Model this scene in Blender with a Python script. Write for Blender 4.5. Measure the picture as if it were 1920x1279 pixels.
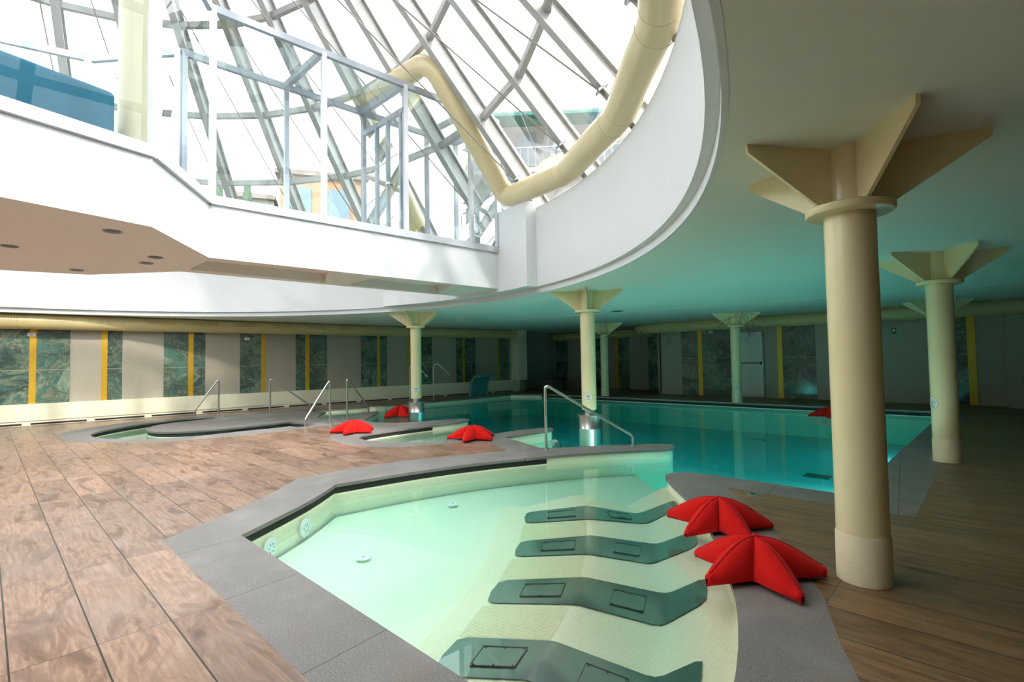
import bpy, bmesh, math, random
from math import sin, cos, pi, radians as rad
from mathutils import Vector, Matrix
from mathutils.geometry import delaunay_2d_cdt

random.seed(7)
for o in list(bpy.data.objects):
    bpy.data.objects.remove(o)
scene = bpy.context.scene
col = scene.collection

# ------------------------------------------------------------------ camera
F_PX, PITCH, ROLL, YAW = 943.0, 0.0376, -0.0165, 0.760
cam_data = bpy.data.cameras.new('camera')
cam_data.sensor_fit = 'HORIZONTAL'
cam_data.sensor_width = 36.0
cam_data.lens = 36.0 * F_PX / 1920.0
cam_data.clip_start, cam_data.clip_end = 0.05, 400
cam = bpy.data.objects.new('camera', cam_data)
col.objects.link(cam)
fwd = Vector((-sin(YAW) * cos(PITCH), cos(YAW) * cos(PITCH), sin(PITCH)))
rgt = Vector((cos(YAW), sin(YAW), 0))
upv = rgt.cross(fwd)
r2 = cos(ROLL) * rgt + sin(ROLL) * upv
u2 = -sin(ROLL) * rgt + cos(ROLL) * upv
m = Matrix(((r2.x, u2.x, -fwd.x), (r2.y, u2.y, -fwd.y), (r2.z, u2.z, -fwd.z)))
cam.matrix_world = Matrix.Translation((0, 0, 1.35)) @ m.to_4x4()
scene.camera = cam

# ------------------------------------------------------------------ light
scene.view_settings.view_transform = 'Standard'
scene.view_settings.look = 'None'
scene.view_settings.gamma = 1
scene.view_settings.use_curve_mapping = False
scene.view_settings.exposure = 0.24
world = bpy.data.worlds.new('overcast_sky')
scene.world = world
world.use_nodes = True
bg = world.node_tree.nodes['Background']
bg.inputs[0].default_value = (0.95, 0.98, 1.0, 1)
bg.inputs[1].default_value = 6.0
sun_d = bpy.data.lights.new('sun', 'SUN')
sun_d.energy = 4.0
sun_d.angle = rad(3)
sun_d.color = (1.0, 0.95, 0.86)
sun = bpy.data.objects.new('sun', sun_d)
col.objects.link(sun)
sun.rotation_euler = Vector((-0.80, 0.22, -0.60)).to_track_quat('-Z', 'Y').to_euler()
scene.cycles.transparent_max_bounces = 24
scene.cycles.max_bounces = 10
scene.cycles.diffuse_bounces = 5
scene.cycles.glossy_bounces = 4

# ------------------------------------------------------------------ materials
MATS = {}


class NT:
    def __init__(self, name):
        self.mat = bpy.data.materials.new(name)
        self.mat.use_nodes = True
        self.t = self.mat.node_tree
        self.t.nodes.clear()
        self.out = self.n('ShaderNodeOutputMaterial')

    def n(self, kind, **kw):
        nd = self.t.nodes.new(kind)
        for k, v in kw.items():
            setattr(nd, k, v)
        return nd

    def l(self, a, b):
        self.t.links.new(a, b)

    def val(self, sock, v):
        if isinstance(v, (int, float, tuple, list)):
            sock.default_value = v
        else:
            self.l(v, sock)

    def math(self, op, a, b=0.0, c=0.0):
        nd = self.n('ShaderNodeMath', operation=op)
        self.val(nd.inputs[0], a)
        self.val(nd.inputs[1], b)
        self.val(nd.inputs[2], c)
        return nd.outputs[0]

    def mix(self, f, a, b, mode='MIX'):
        nd = self.n('ShaderNodeMix', data_type='RGBA', blend_type=mode)
        self.val(nd.inputs[0], f)
        self.val(nd.inputs[6], a if not isinstance(a, tuple) else (*a[:3], 1))
        self.val(nd.inputs[7], b if not isinstance(b, tuple) else (*b[:3], 1))
        return nd.outputs[2]

    def coord(self, which='Object'):
        return self.n('ShaderNodeTexCoord').outputs[which]

    def mapping(self, v, loc=(0, 0, 0), rot=(0, 0, 0), scale=(1, 1, 1)):
        nd = self.n('ShaderNodeMapping')
        self.l(v, nd.inputs[0])
        nd.inputs[1].default_value = loc
        nd.inputs[2].default_value = rot
        nd.inputs[3].default_value = scale
        return nd.outputs[0]

    def noise(self, v, scale, detail=4, rough=0.55, dist=0.0, out=0):
        nd = self.n('ShaderNodeTexNoise')
        self.l(v, nd.inputs['Vector'])
        nd.inputs['Scale'].default_value = scale
        nd.inputs['Detail'].default_value = detail
        nd.inputs['Roughness'].default_value = rough
        nd.inputs['Distortion'].default_value = dist
        return nd.outputs[out]

    def ramp(self, f, stops, interp='LINEAR'):
        nd = self.n('ShaderNodeValToRGB')
        nd.color_ramp.interpolation = interp
        els = nd.color_ramp.elements
        while len(els) < len(stops):
            els.new(0.5)
        for e, (p, c) in zip(els, stops):
            e.position = p
            e.color = (*c[:3], 1)
        self.l(f, nd.inputs[0])
        return nd.outputs[0]

    def sep(self, v):
        nd = self.n('ShaderNodeSeparateXYZ')
        self.l(v, nd.inputs[0])
        return nd.outputs

    def bsdf(self, color, rough=0.5, metal=0.0, bump=None, bump_s=0.2, bump_d=0.01, spec=0.5, sheen=0.0):
        p = self.n('ShaderNodeBsdfPrincipled')
        self.val(p.inputs['Base Color'], color if not isinstance(color, tuple) else (*color[:3], 1))
        self.val(p.inputs['Roughness'], rough)
        self.val(p.inputs['Metallic'], metal)
        p.inputs['Specular IOR Level'].default_value = spec
        if sheen:
            p.inputs['Sheen Weight'].default_value = sheen
        if bump is not None:
            b = self.n('ShaderNodeBump')
            b.inputs['Strength'].default_value = bump_s
            b.inputs['Distance'].default_value = bump_d
            self.l(bump, b.inputs['Height'])
            self.l(b.outputs[0], p.inputs['Normal'])
        self.l(p.outputs[0], self.out.inputs[0])
        return p

    def done(self, key):
        MATS[key] = self.mat
        return self.mat


def frac_line(t, v, period, offset, width):
    """1 on a thin joint line repeated every `period`."""
    a = t.math('ADD', v, -offset)
    a = t.math('DIVIDE', a, period)
    a = t.math('FRACT', a)
    a = t.math('ABSOLUTE', t.math('SUBTRACT', a, 0.5))
    return t.math('GREATER_THAN', a, 0.5 - width / period / 2)


def cell(t, v, period, offset):
    return t.math('FLOOR', t.math('DIVIDE', t.math('ADD', v, -offset), period))


def plain(key, color, rough=0.5, metal=0.0, vary=0.06, nscale=6.0, bump=0.0, bscale=60.0, spec=0.5):
    t = NT(key)
    co = t.coord()
    n = t.noise(co, nscale, 3)
    dark = tuple(c * (1 - vary) for c in color)
    lite = tuple(min(1, c * (1 + vary)) for c in color)
    c = t.mix(n, dark, lite)
    b = t.noise(co, bscale, 3) if bump else None
    t.bsdf(c, rough, metal, b, bump, 0.004, spec)
    return t.done(key)


plain('plaster', (0.66, 0.665, 0.68), 0.6, vary=0.02)
plain('ceiling_paint', (0.70, 0.72, 0.64), 0.8, vary=0.02, bump=0.15, bscale=140)
plain('soffit_paint', (0.74, 0.70, 0.66), 0.7, vary=0.02)
plain('frame_white', (0.50, 0.51, 0.55), 0.35, vary=0.02)
plain('frame_grey', (0.27, 0.29, 0.33), 0.4, vary=0.03)
plain('cream_paint', (0.76, 0.67, 0.40), 0.22, vary=0.03, nscale=3)
plain('duct_paint', (0.60, 0.50, 0.30), 0.25, vary=0.03, nscale=3)
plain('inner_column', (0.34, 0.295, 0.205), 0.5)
plain('cream_rough', (0.76, 0.68, 0.45), 0.6, vary=0.05, nscale=9, bump=0.6, bscale=90)
plain('bench_cream', (0.80, 0.74, 0.56), 0.45, vary=0.02)
plain('dark_gap', (0.02, 0.02, 0.02), 0.8, vary=0.1)
plain('gold', (0.62, 0.36, 0.025), 0.4, 0.4, vary=0.12, nscale=14)
plain('beige_stone', (0.38, 0.33, 0.26), 0.5, vary=0.10, nscale=35)
plain('door_paint', (0.62, 0.61, 0.55), 0.5, vary=0.02)
plain('black', (0.02, 0.02, 0.022), 0.4)
plain('sign_white', (0.80, 0.82, 0.82), 0.4, vary=0.02)
plain('sign_blue', (0.12, 0.22, 0.42), 0.5)
plain('ottoman_fabric', (0.16, 0.12, 0.10), 0.9, vary=0.1)
plain('teal_vinyl', (0.06, 0.22, 0.25), 0.3, vary=0.08)
plain('sofa_teal', (0.002, 0.075, 0.125), 0.85, vary=0.12, nscale=8)
plain('vine', (0.035, 0.045, 0.025), 0.8)
plain('vine_green', (0.03, 0.16, 0.13), 0.8)
plain('rafter_zinc', (0.38, 0.375, 0.365), 0.5, metal=0.2, vary=0.2, nscale=5)
plain('rod_steel', (0.30, 0.26, 0.24), 0.4, metal=0.5)
plain('orange_render', (0.27, 0.15, 0.085), 0.8, vary=0.04, nscale=1)
plain('pale_render', (0.24, 0.22, 0.19), 0.8, vary=0.04, nscale=1)
plain('white_render', (0.26, 0.245, 0.24), 0.8, vary=0.03, nscale=1)
plain('roof_tile', (0.16, 0.12, 0.105), 0.8, vary=0.15, nscale=4)
plain('shutter', (0.11, 0.15, 0.18), 0.7)
plain('awning', (0.03, 0.20, 0.17), 0.7)
plain('leaf', (0.03, 0.065, 0.028), 0.7, vary=0.3)
plain('bark', (0.16, 0.12, 0.08), 0.9, vary=0.2)
plain('terrace_stone', (0.30, 0.28, 0.26), 0.8, vary=0.08)
plain('brick_red', (0.45, 0.17, 0.10), 0.7, vary=0.1)
plain('disc_white', (0.80, 0.86, 0.86), 0.4, vary=0.02)
plain('lamp_dark', (0.06, 0.06, 0.055), 0.4)
plain('grate', (0.10, 0.11, 0.11), 0.5)

# brushed stainless steel
t = NT('steel')
co = t.coord()
n = t.noise(t.mapping(co, scale=(40, 40, 2)), 6, 3)
t.bsdf(t.mix(n, (0.50, 0.50, 0.48), (0.66, 0.65, 0.62)), t.math('MULTIPLY_ADD', n, 0.12, 0.24), 1.0)
t.done('steel')

t = NT('plate_steel')
co = t.coord()
n = t.noise(co, 5, 4)
t.bsdf(t.mix(n, (0.27, 0.33, 0.32), (0.37, 0.43, 0.415)), 0.22, 0.95)
t.done('plate_steel')

# red knitted cushion cover
t = NT('red_fabric')
co = t.coord()
w = t.noise(co, 260, 2)
n = t.noise(co, 7, 3)
t.bsdf(t.mix(n, (0.52, 0.007, 0.006), (0.66, 0.014, 0.010)), 0.9, 0, w, 0.35, 0.004, 0.08, 0.06)
t.done('red_fabric')
plain('red_seam', (0.46, 0.008, 0.010), 0.9, vary=0.05, spec=0.2)

# wood look deck planks, 0.305 m x 1.25 m
t = NT('deck_wood')
co = t.coord()
x, y, z = t.sep(co)
ci = cell(t, y, 0.305, 0.10)
cj = cell(t, x, 1.25, -3.20)
key = t.n('ShaderNodeCombineXYZ')
t.l(ci, key.inputs[0])
t.l(cj, key.inputs[1])
wn = t.n('ShaderNodeTexWhiteNoise', noise_dimensions='2D')
t.l(key.outputs[0], wn.inputs[0])
off = t.n('ShaderNodeVectorMath', operation='SCALE')
t.l(wn.outputs[1], off.inputs[0])
off.inputs[3].default_value = 30.0
sh = t.n('ShaderNodeVectorMath', operation='ADD')
t.l(co, sh.inputs[0])
t.l(off.outputs[0], sh.inputs[1])
swirl = t.noise(t.mapping(sh.outputs[0], scale=(1.0, 3.6, 1)), 1.5, 7, 0.62, 1.3)
fine = t.noise(t.mapping(sh.outputs[0], scale=(1.6, 26, 1)), 2.0, 5, 0.6, 0.15)
patch = t.noise(sh.outputs[0], 2.6, 3, 0.5, 0.4)
c = t.ramp(swirl, [(0.30, (0.10, 0.052, 0.034)), (0.42, (0.21, 0.122, 0.080)), (0.50, (0.36, 0.225, 0.158)), (0.58, (0.25, 0.150, 0.100)),
                   (0.70, (0.36, 0.245, 0.185))])
c = t.mix(t.math('MULTIPLY', t.ramp(fine, [(0.35, (0, 0, 0)), (0.65, (1, 1, 1))]), 0.55), c,
          (0.12, 0.068, 0.044))
c = t.mix(t.ramp(patch, [(0.5, (0, 0, 0)), (0.75, (0.55, 0.55, 0.55))]), c, (0.31, 0.235, 0.20))
tone = t.math('MULTIPLY_ADD', wn.outputs[0], 0.30, 0.85)
tc = t.n('ShaderNodeCombineXYZ')
for i in range(3):
    t.l(tone, tc.inputs[i])
c = t.mix(1.0, c, tc.outputs[0], 'MULTIPLY')
j1 = frac_line(t, y, 0.305, 0.10, 0.0075)
j2 = frac_line(t, x, 1.25, -3.20, 0.004)
jj = t.math('MAXIMUM', j1, j2)
c = t.mix(jj, c, (0.018, 0.012, 0.008))
t.bsdf(c, t.math('MULTIPLY_ADD', patch, 0.12, 0.26), 0, t.math('MULTIPLY', jj, -1.0), 0.15, 0.003, spec=0.32)
t.done('deck_wood')

# oak look deck planks on the far side of the pools
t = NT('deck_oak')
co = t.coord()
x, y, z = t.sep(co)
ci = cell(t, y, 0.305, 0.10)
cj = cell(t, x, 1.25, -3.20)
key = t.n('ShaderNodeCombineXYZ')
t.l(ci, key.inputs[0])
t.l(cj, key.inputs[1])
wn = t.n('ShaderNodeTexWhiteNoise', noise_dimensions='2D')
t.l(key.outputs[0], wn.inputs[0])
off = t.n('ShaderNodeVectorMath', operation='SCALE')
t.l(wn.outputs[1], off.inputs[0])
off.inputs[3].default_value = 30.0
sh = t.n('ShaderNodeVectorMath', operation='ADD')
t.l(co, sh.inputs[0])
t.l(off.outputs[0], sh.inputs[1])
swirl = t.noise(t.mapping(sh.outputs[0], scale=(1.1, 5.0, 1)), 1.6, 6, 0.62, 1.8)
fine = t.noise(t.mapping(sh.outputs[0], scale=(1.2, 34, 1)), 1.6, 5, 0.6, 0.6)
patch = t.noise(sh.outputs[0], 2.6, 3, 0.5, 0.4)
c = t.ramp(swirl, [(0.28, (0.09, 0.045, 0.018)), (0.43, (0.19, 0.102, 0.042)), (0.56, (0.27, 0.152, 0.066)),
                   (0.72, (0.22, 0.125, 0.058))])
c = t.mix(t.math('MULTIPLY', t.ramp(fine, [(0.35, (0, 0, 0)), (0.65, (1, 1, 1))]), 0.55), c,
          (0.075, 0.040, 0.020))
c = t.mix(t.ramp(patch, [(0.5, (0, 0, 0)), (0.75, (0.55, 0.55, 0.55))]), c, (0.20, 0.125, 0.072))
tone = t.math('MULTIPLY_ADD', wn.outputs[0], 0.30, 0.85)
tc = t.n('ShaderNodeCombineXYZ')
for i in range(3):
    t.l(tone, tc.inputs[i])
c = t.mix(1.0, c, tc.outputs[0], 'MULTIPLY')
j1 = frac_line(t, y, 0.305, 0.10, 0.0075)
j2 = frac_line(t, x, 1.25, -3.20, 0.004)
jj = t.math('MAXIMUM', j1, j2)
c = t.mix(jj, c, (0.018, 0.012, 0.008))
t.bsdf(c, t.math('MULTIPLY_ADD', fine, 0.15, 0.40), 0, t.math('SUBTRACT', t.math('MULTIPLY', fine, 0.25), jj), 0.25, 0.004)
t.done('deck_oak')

# flamed grey stone coping
t = NT('stone')
co = t.coord()
x, y, z = t.sep(co)
sp = t.noise(co, 130, 3, 0.72)
bl = t.noise(co, 2.2, 4)
c = t.ramp(sp, [(0.32, (0.105, 0.093, 0.085)), (0.50, (0.175, 0.159, 0.148)), (0.70, (0.29, 0.268, 0.252))])
c = t.mix(t.ramp(bl, [(0.45, (0, 0, 0)), (0.75, (0.5, 0.5, 0.5))]), c, (0.30, 0.272, 0.255))
st = t.noise(co, 1.3, 3, 0.5, 0.8)
c = t.mix(t.ramp(st, [(0.62, (0, 0, 0)), (0.78, (0.35, 0.35, 0.35))]), c, (0.22, 0.13, 0.08))
j = frac_line(t, t.math('ADD', x, t.math('MULTIPLY', y, 0.10)), 1.02, -2.12, 0.005)
c = t.mix(j, c, (0.03, 0.028, 0.026))
t.bsdf(c, 0.62, 0, sp, 0.25, 0.003)
t.done('stone')


def mosaic(key, base, grout, period, vary):
    t = NT(key)
    co = t.coord()
    x, y, z = t.sep(co)
    geo = t.n('ShaderNodeNewGeometry')
    nx, ny, nz = t.sep(geo.outputs['Normal'])
    ln = None
    for a, na, o in ((x, nx, 0.0), (y, ny, 0.0), (z, nz, 0.007)):
        q = t.math('MULTIPLY', frac_line(t, a, period, o, period * 0.13),
                   t.math('LESS_THAN', t.math('ABSOLUTE', na), 0.7))
        ln = q if ln is None else t.math('MAXIMUM', ln, q)
    k = t.n('ShaderNodeCombineXYZ')
    for i, a in enumerate((x, y, z)):
        t.l(cell(t, a, period, 0.0 if i < 2 else 0.007), k.inputs[i])
    wn = t.n('ShaderNodeTexWhiteNoise', noise_dimensions='3D')
    t.l(k.outputs[0], wn.inputs[0])
    c = t.mix(wn.outputs[0], tuple(b * (1 - vary) for b in base), tuple(min(1, b * (1 + vary)) for b in base))
    c = t.mix(ln, c, grout)
    t.bsdf(c, 0.3)
    return t.done(key)


mosaic('pool_tile', (0.84, 0.82, 0.62), (0.79, 0.77, 0.57), 0.028, 0.025)
mosaic('aqua_tile', (0.42, 0.88, 0.92), (0.40, 0.84, 0.88), 0.028, 0.03)
mosaic('bench_tile', (0.83, 0.80, 0.58), (0.76, 0.73, 0.50), 0.026, 0.03)
mosaic('coarse_tile', (0.66, 0.62, 0.36), (0.80, 0.76, 0.52), 0.030, 0.05)

# green onyx marble cladding
t = NT('marble')
co = t.coord()
x, y, z = t.sep(co)
big = t.noise(t.mapping(co, rot=(0.4, 0.2, 0.0), scale=(.5, .55, .75)), 1.3, 3, 0.5, 0.6, out=1)
warp = t.n('ShaderNodeVectorMath', operation='SCALE')
t.l(big, warp.inputs[0])
warp.inputs[3].default_value = 2.6
wc = t.n('ShaderNodeVectorMath', operation='ADD')
t.l(co, wc.inputs[0])
t.l(warp.outputs[0], wc.inputs[1])
tone = t.noise(t.mapping(co, scale=(.6, .6, .9)), 1.1, 4, 0.55, 1.0)
band = t.noise(wc.outputs[0], 0.95, 9, 0.60, 0.5)
c = t.ramp(band, [(0.30, (0.020, 0.045, 0.040)), (0.40, (0.055, 0.095, 0.082)), (0.46, (0.10, 0.17, 0.14)), (0.50, (0.25, 0.27, 0.19)),
                  (0.53, (0.08, 0.155, 0.125)), (0.60, (0.12, 0.225, 0.175)), (0.66, (0.33, 0.38, 0.29)), (0.74, (0.12, 0.18, 0.15))])
c = t.mix(t.ramp(tone, [(0.38, (0.75, 0.75, 0.75)), (0.62, (0, 0, 0))]), c, (0.05, 0.075, 0.065))
vein = t.noise(wc.outputs[0], 2.6, 8, 0.6, 0.3)
c = t.mix(t.ramp(vein, [(0.484, (0, 0, 0)), (0.50, (0.6, 0.6, 0.6)), (0.516, (0, 0, 0))]), c, (0.40, 0.36, 0.20))
jl = frac_line(t, z, 2.0, 1.295, 0.012)
c = t.mix(jl, c, (0.42, 0.40, 0.28))
t.bsdf(c, 0.14)
t.done('marble')

# perforated spiral duct: local Y runs along the duct
t = NT('duct_perforated')
co = t.coord()
x, y, z = t.sep(co)
n = t.noise(co, 4, 3)
c = t.mix(n, (0.52, 0.415, 0.19), (0.60, 0.49, 0.245))
fy = t.math('ABSOLUTE', t.math('SUBTRACT', t.math('FRACT', t.math('DIVIDE', y, 0.045)), 0.5))
dot = None
for zz in (2.44, 2.475, 2.51):
    d = t.math('LESS_THAN', t.math('ADD', t.math('MULTIPLY', fy, 0.045), t.math('ABSOLUTE', t.math('SUBTRACT', z, zz))), 0.010)
    dot = d if dot is None else t.math('MAXIMUM', dot, d)
gate = t.math('GREATER_THAN', t.math('SINE', t.math('MULTIPLY', y, 6.3)), -0.35)
c = t.mix(t.math('MULTIPLY', dot, gate), c, (0.07, 0.05, 0.02))
t.bsdf(c, 0.4)
t.done('duct_perforated')


def glass(key, tint, refl=1.0):
    t = NT(key)
    tr = t.n('ShaderNodeBsdfTransparent')
    tr.inputs[0].default_value = (*tint, 1)
    gl = t.n('ShaderNodeBsdfGlossy')
    gl.inputs[1].default_value = 0.0
    fr = t.n('ShaderNodeFresnel')
    fr.inputs[0].default_value = 1.45
    mx = t.n('ShaderNodeMixShader')
    t.l(t.math('MULTIPLY', fr.outputs[0], refl), mx.inputs[0])
    t.l(tr.outputs[0], mx.inputs[1])
    t.l(gl.outputs[0], mx.inputs[2])
    t.l(mx.outputs[0], t.out.inputs[0])
    return t.done(key)


glass('clear_glass', (0.96, 0.975, 0.975), 0.6)
glass('green_glass', (0.90, 0.965, 0.955), 0.55)

# water: mirror by Fresnel on top, coloured by depth inside
t = NT('pool_water')
tr = t.n('ShaderNodeBsdfTransparent')
gl = t.n('ShaderNodeBsdfGlossy')
gl.inputs[1].default_value = 0.0
fr = t.n('ShaderNodeFresnel')
fr.inputs[0].default_value = 1.33
wv = t.noise(t.coord(), 1.6, 2)
bp = t.n('ShaderNodeBump')
bp.inputs['Strength'].default_value = 0.03
bp.inputs['Distance'].default_value = 0.02
t.l(wv, bp.inputs['Height'])
t.l(bp.outputs[0], gl.inputs['Normal'])
geo = t.n('ShaderNodeNewGeometry')
top = t.math('GREATER_THAN', t.math('ABSOLUTE', t.sep(geo.outputs['Normal'])[2]), 0.7)
mx = t.n('ShaderNodeMixShader')
t.l(t.math('MULTIPLY', t.math('MINIMUM', fr.outputs[0], 0.75), top), mx.inputs[0])
t.l(tr.outputs[0], mx.inputs[1])
t.l(gl.outputs[0], mx.inputs[2])
t.l(mx.outputs[0], t.out.inputs[0])
va = t.n('ShaderNodeVolumeAbsorption')
va.inputs[0].default_value = (0.0, 0.88, 0.88, 1)
va.inputs[1].default_value = 0.50
t.l(va.outputs[0], t.out.inputs[1])
t.done('pool_water')


# ------------------------------------------------------------------ mesh tools
class MB:
    def __init__(self):
        self.v, self.f = [], []

    def add(self, vs, fs):
        k = len(self.v)
        self.v += [Vector(p) for p in vs]
        self.f += [tuple(i + k for i in q) for q in fs]
        return self

    def box(self, c, s, rz=0.0, mat=None):
        vs = [Vector((sx * s[0] / 2, sy * s[1] / 2, sz * s[2] / 2)) for sz in (-1, 1) for sy in (-1, 1) for sx in (-1, 1)]
        M = mat if mat is not None else Matrix.Rotation(rz, 3, 'Z')
        vs = [M @ p + Vector(c) for p in vs]
        return self.add(vs, [(0, 2, 3, 1), (4, 5, 7, 6), (0, 1, 5, 4), (2, 6, 7, 3), (0, 4, 6, 2), (1, 3, 7, 5)])

    def beam(self, a, b, w, h, up=(0, 0, 1)):
        a, b = Vector(a), Vector(b)
        d = (b - a)
        L = d.length
        d.normalize()
        s = d.cross(Vector(up))
        s.normalize()
        n = s.cross(d)
        M = Matrix((d, s, n)).transposed()
        return self.box((a + b) / 2, (L, w, h), mat=M)

    def prism(self, poly, z0, z1):
        n = len(poly)
        a = sum(poly[i][0] * poly[(i + 1) % n][1] - poly[(i + 1) % n][0] * poly[i][1] for i in range(n))
        if a < 0:
            poly = poly[::-1]
        vs = [(p[0], p[1], z0) for p in poly] + [(p[0], p[1], z1) for p in poly]
        fs = [tuple(range(n))[::-1], tuple(range(n, 2 * n))]
        fs += [(i, (i + 1) % n, (i + 1) % n + n, i + n) for i in range(n)]
        return self.add(vs, fs)

    def tube(self, pts, r, n=12, cap=True, closed=False):
        pts = [Vector(p) for p in pts]
        N = len(pts)
        rings = []
        prev = None
        for i, p in enumerate(pts):
            a = pts[(i - 1) % N] if (i > 0 or closed) else p
            b = pts[(i + 1) % N] if (i < N - 1 or closed) else p
            d = (b - a).normalized()
            if prev is None:
                ref = Vector((0, 0, 1)) if abs(d.z) < 0.9 else Vector((1, 0, 0))
                u = d.cross(ref).normalized()
            else:
                u = (prev - d * prev.dot(d)).normalized()
            prev = u
            w = d.cross(u)
            rr = r[i] if isinstance(r, (list, tuple)) else r
            rings.append([p + rr * (cos(2 * pi * k / n) * u + sin(2 * pi * k / n) * w) for k in range(n)])
        vs = [q for ring in rings for q in ring]
        fs = []
        M = N if closed else N - 1
        for i in range(M):
            j = (i + 1) % N
            for k in range(n):
                k2 = (k + 1) % n
                fs.append((i * n + k, i * n + k2, j * n + k2, j * n + k))
        if cap and not closed:
            fs.append(tuple(range(n))[::-1])
            fs.append(tuple(range((N - 1) * n, N * n)))
        return self.add(vs, fs)

    def lathe(self, prof, c=(0, 0, 0), n=40):
        vs, fs = [], []
        for (r, z) in prof:
            for k in range(n):
                a = 2 * pi * k / n
                vs.append((c[0] + r * cos(a), c[1] + r * sin(a), c[2] + z))
        for i in range(len(prof) - 1):
            for k in range(n):
                k2 = (k + 1) % n
                fs.append((i * n + k, i * n + k2, (i + 1) * n + k2, (i + 1) * n + k))
        fs.append(tuple(range(n))[::-1])
        fs.append(tuple(range((len(prof) - 1) * n, len(prof) * n)))
        return self.add(vs, fs)

    def grid(self, rows, flip=False):
        n = len(rows[0])
        vs = [p for r in rows for p in r]
        fs = []
        for i in range(len(rows) - 1):
            for k in range(n - 1):
                q = (i * n + k, i * n + k + 1, (i + 1) * n + k + 1, (i + 1) * n + k)
                fs.append(q[::-1] if flip else q)
        return self.add(vs, fs)

    def build(self, name, mat, parent=None, loc=None, smooth=False, props=None):
        me = bpy.data.meshes.new(name)
        o = Vector(loc) if loc is not None else Vector((0, 0, 0))
        if parent is not None and loc is None:
            o = Vector(parent['_base'])
            me.from_pydata([p - o for p in self.v], [], self.f)
            pos = None
        else:
            me.from_pydata([p - o for p in self.v], [], self.f)
            pos = o
        me.validate()
        me.materials.append(MATS[mat])
        if smooth:
            me.shade_smooth()
            if smooth != 'full':
                me.set_sharp_from_angle(angle=rad(40))
        ob = bpy.data.objects.new(name, me)
        col.objects.link(ob)
        if parent is not None:
            ob.parent = parent
        if pos is not None:
            ob.location = pos
        ob['_base'] = tuple(o)
        if props:
            for k, v in props.items():
                ob[k] = v
        return ob


def thing(name, label, cat, loc=(0, 0, 0), group=None, kind=None):
    o = bpy.data.objects.new(name, None)
    o.empty_display_size = 0.1
    col.objects.link(o)
    o.location = loc
    o['_base'] = tuple(loc)
    if label:
        o['label'] = label
    if cat:
        o['category'] = cat
    if group:
        o['group'] = group
    if kind:
        o['kind'] = kind
    return o


def props(label, cat, group=None, kind=None):
    d = {'label': label, 'category': cat}
    if group:
        d['group'] = group
    if kind:
        d['kind'] = kind
    return d


def struct(label=None, cat=None):
    d = {'kind': 'structure'}
    if label:
        d['label'] = label
    if cat:
        d['category'] = cat
    return d


def inside(p, poly):
    x, y = p
    r = False
    j = len(poly) - 1
    for i in range(len(poly)):
        xi, yi = poly[i][:2]
        xj, yj = poly[j][:2]
        if (yi > y) != (yj > y) and x < (xj - xi) * (y - yi) / (yj - yi) + xi:
            r = not r
        j = i
    return r


def chaikin(pts, it=2):
    """corner cutting; points carrying a third item stay sharp"""
    for _ in range(it):
        out = []
        n = len(pts)
        for i, p in enumerate(pts):
            a, b = pts[i - 1], pts[(i + 1) % n]
            if len(p) > 2:
                out.append(p)
            else:
                out.append((p[0] * .75 + a[0] * .25, p[1] * .75 + a[1] * .25))
                out.append((p[0] * .75 + b[0] * .25, p[1] * .75 + b[1] * .25))
        pts = out
    return [(p[0], p[1]) for p in pts]


def open_chaikin(pts, it=2):
    pts = [Vector(p) for p in pts]
    for _ in range(it):
        out = [pts[0]]
        for a, b in zip(pts[:-1], pts[1:]):
            out += [a * .75 + b * .25, a * .25 + b * .75]
        out.append(pts[-1])
        pts = out
    return pts


def cdt(polys):
    vs, es = [], []
    for p in polys:
        k = len(vs)
        vs += [Vector((q[0], q[1])) for q in p]
        es += [(k + i, k + (i + 1) % len(p)) for i in range(len(p))]
    r = delaunay_2d_cdt(vs, es, [], 0, 1e-5)
    return r[0], r[2]


def pick(vs, fs, test, z, flip=False):
    mb = MB()
    keep = []
    for f in fs:
        c = sum((vs[i] for i in f), Vector((0, 0))) / len(f)
        if test((c.x, c.y)):
            keep.append(tuple(f[::-1]) if flip else tuple(f))
    used = sorted({i for f in keep for i in f})
    mp = {i: k for k, i in enumerate(used)}
    mb.add([(vs[i].x, vs[i].y, z) for i in used], [tuple(mp[i] for i in f) for f in keep])
    return mb


def offset_loop(loop, d):
    """push a closed ccw loop outward by d"""
    n = len(loop)
    out = []
    for i in range(n):
        a, b, c = Vector(loop[i - 1]), Vector(loop[i]), Vector(loop[(i + 1) % n])
        e1 = (b - a).normalized()
        e2 = (c - b).normalized()
        n1 = Vector((e1.y, -e1.x))
        n2 = Vector((e2.y, -e2.x))
        k = max(0.45, 1 + n1.dot(n2))
        q = (n1 + n2) / k
        if q.length > 1.6:
            q = q.normalized() * 1.6
        out.append(tuple(b + q * d))
    return out


def ccw(loop):
    a = sum(loop[i][0] * loop[(i + 1) % len(loop)][1] - loop[(i + 1) % len(loop)][0] * loop[i][1] for i in range(len(loop)))
    return loop if a > 0 else loop[::-1]


CEIL = 2.61
WATER = -0.12
C0 = (-8.17, -0.28)
R_LIP, R_DRUM = 7.77, 7.69
DRUM_TOP = 4.2


def pol(r, az, z=None):
    a = rad(az)
    p = (C0[0] + r * cos(a), C0[1] + r * sin(a))
    return p if z is None else (*p, z)


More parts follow.
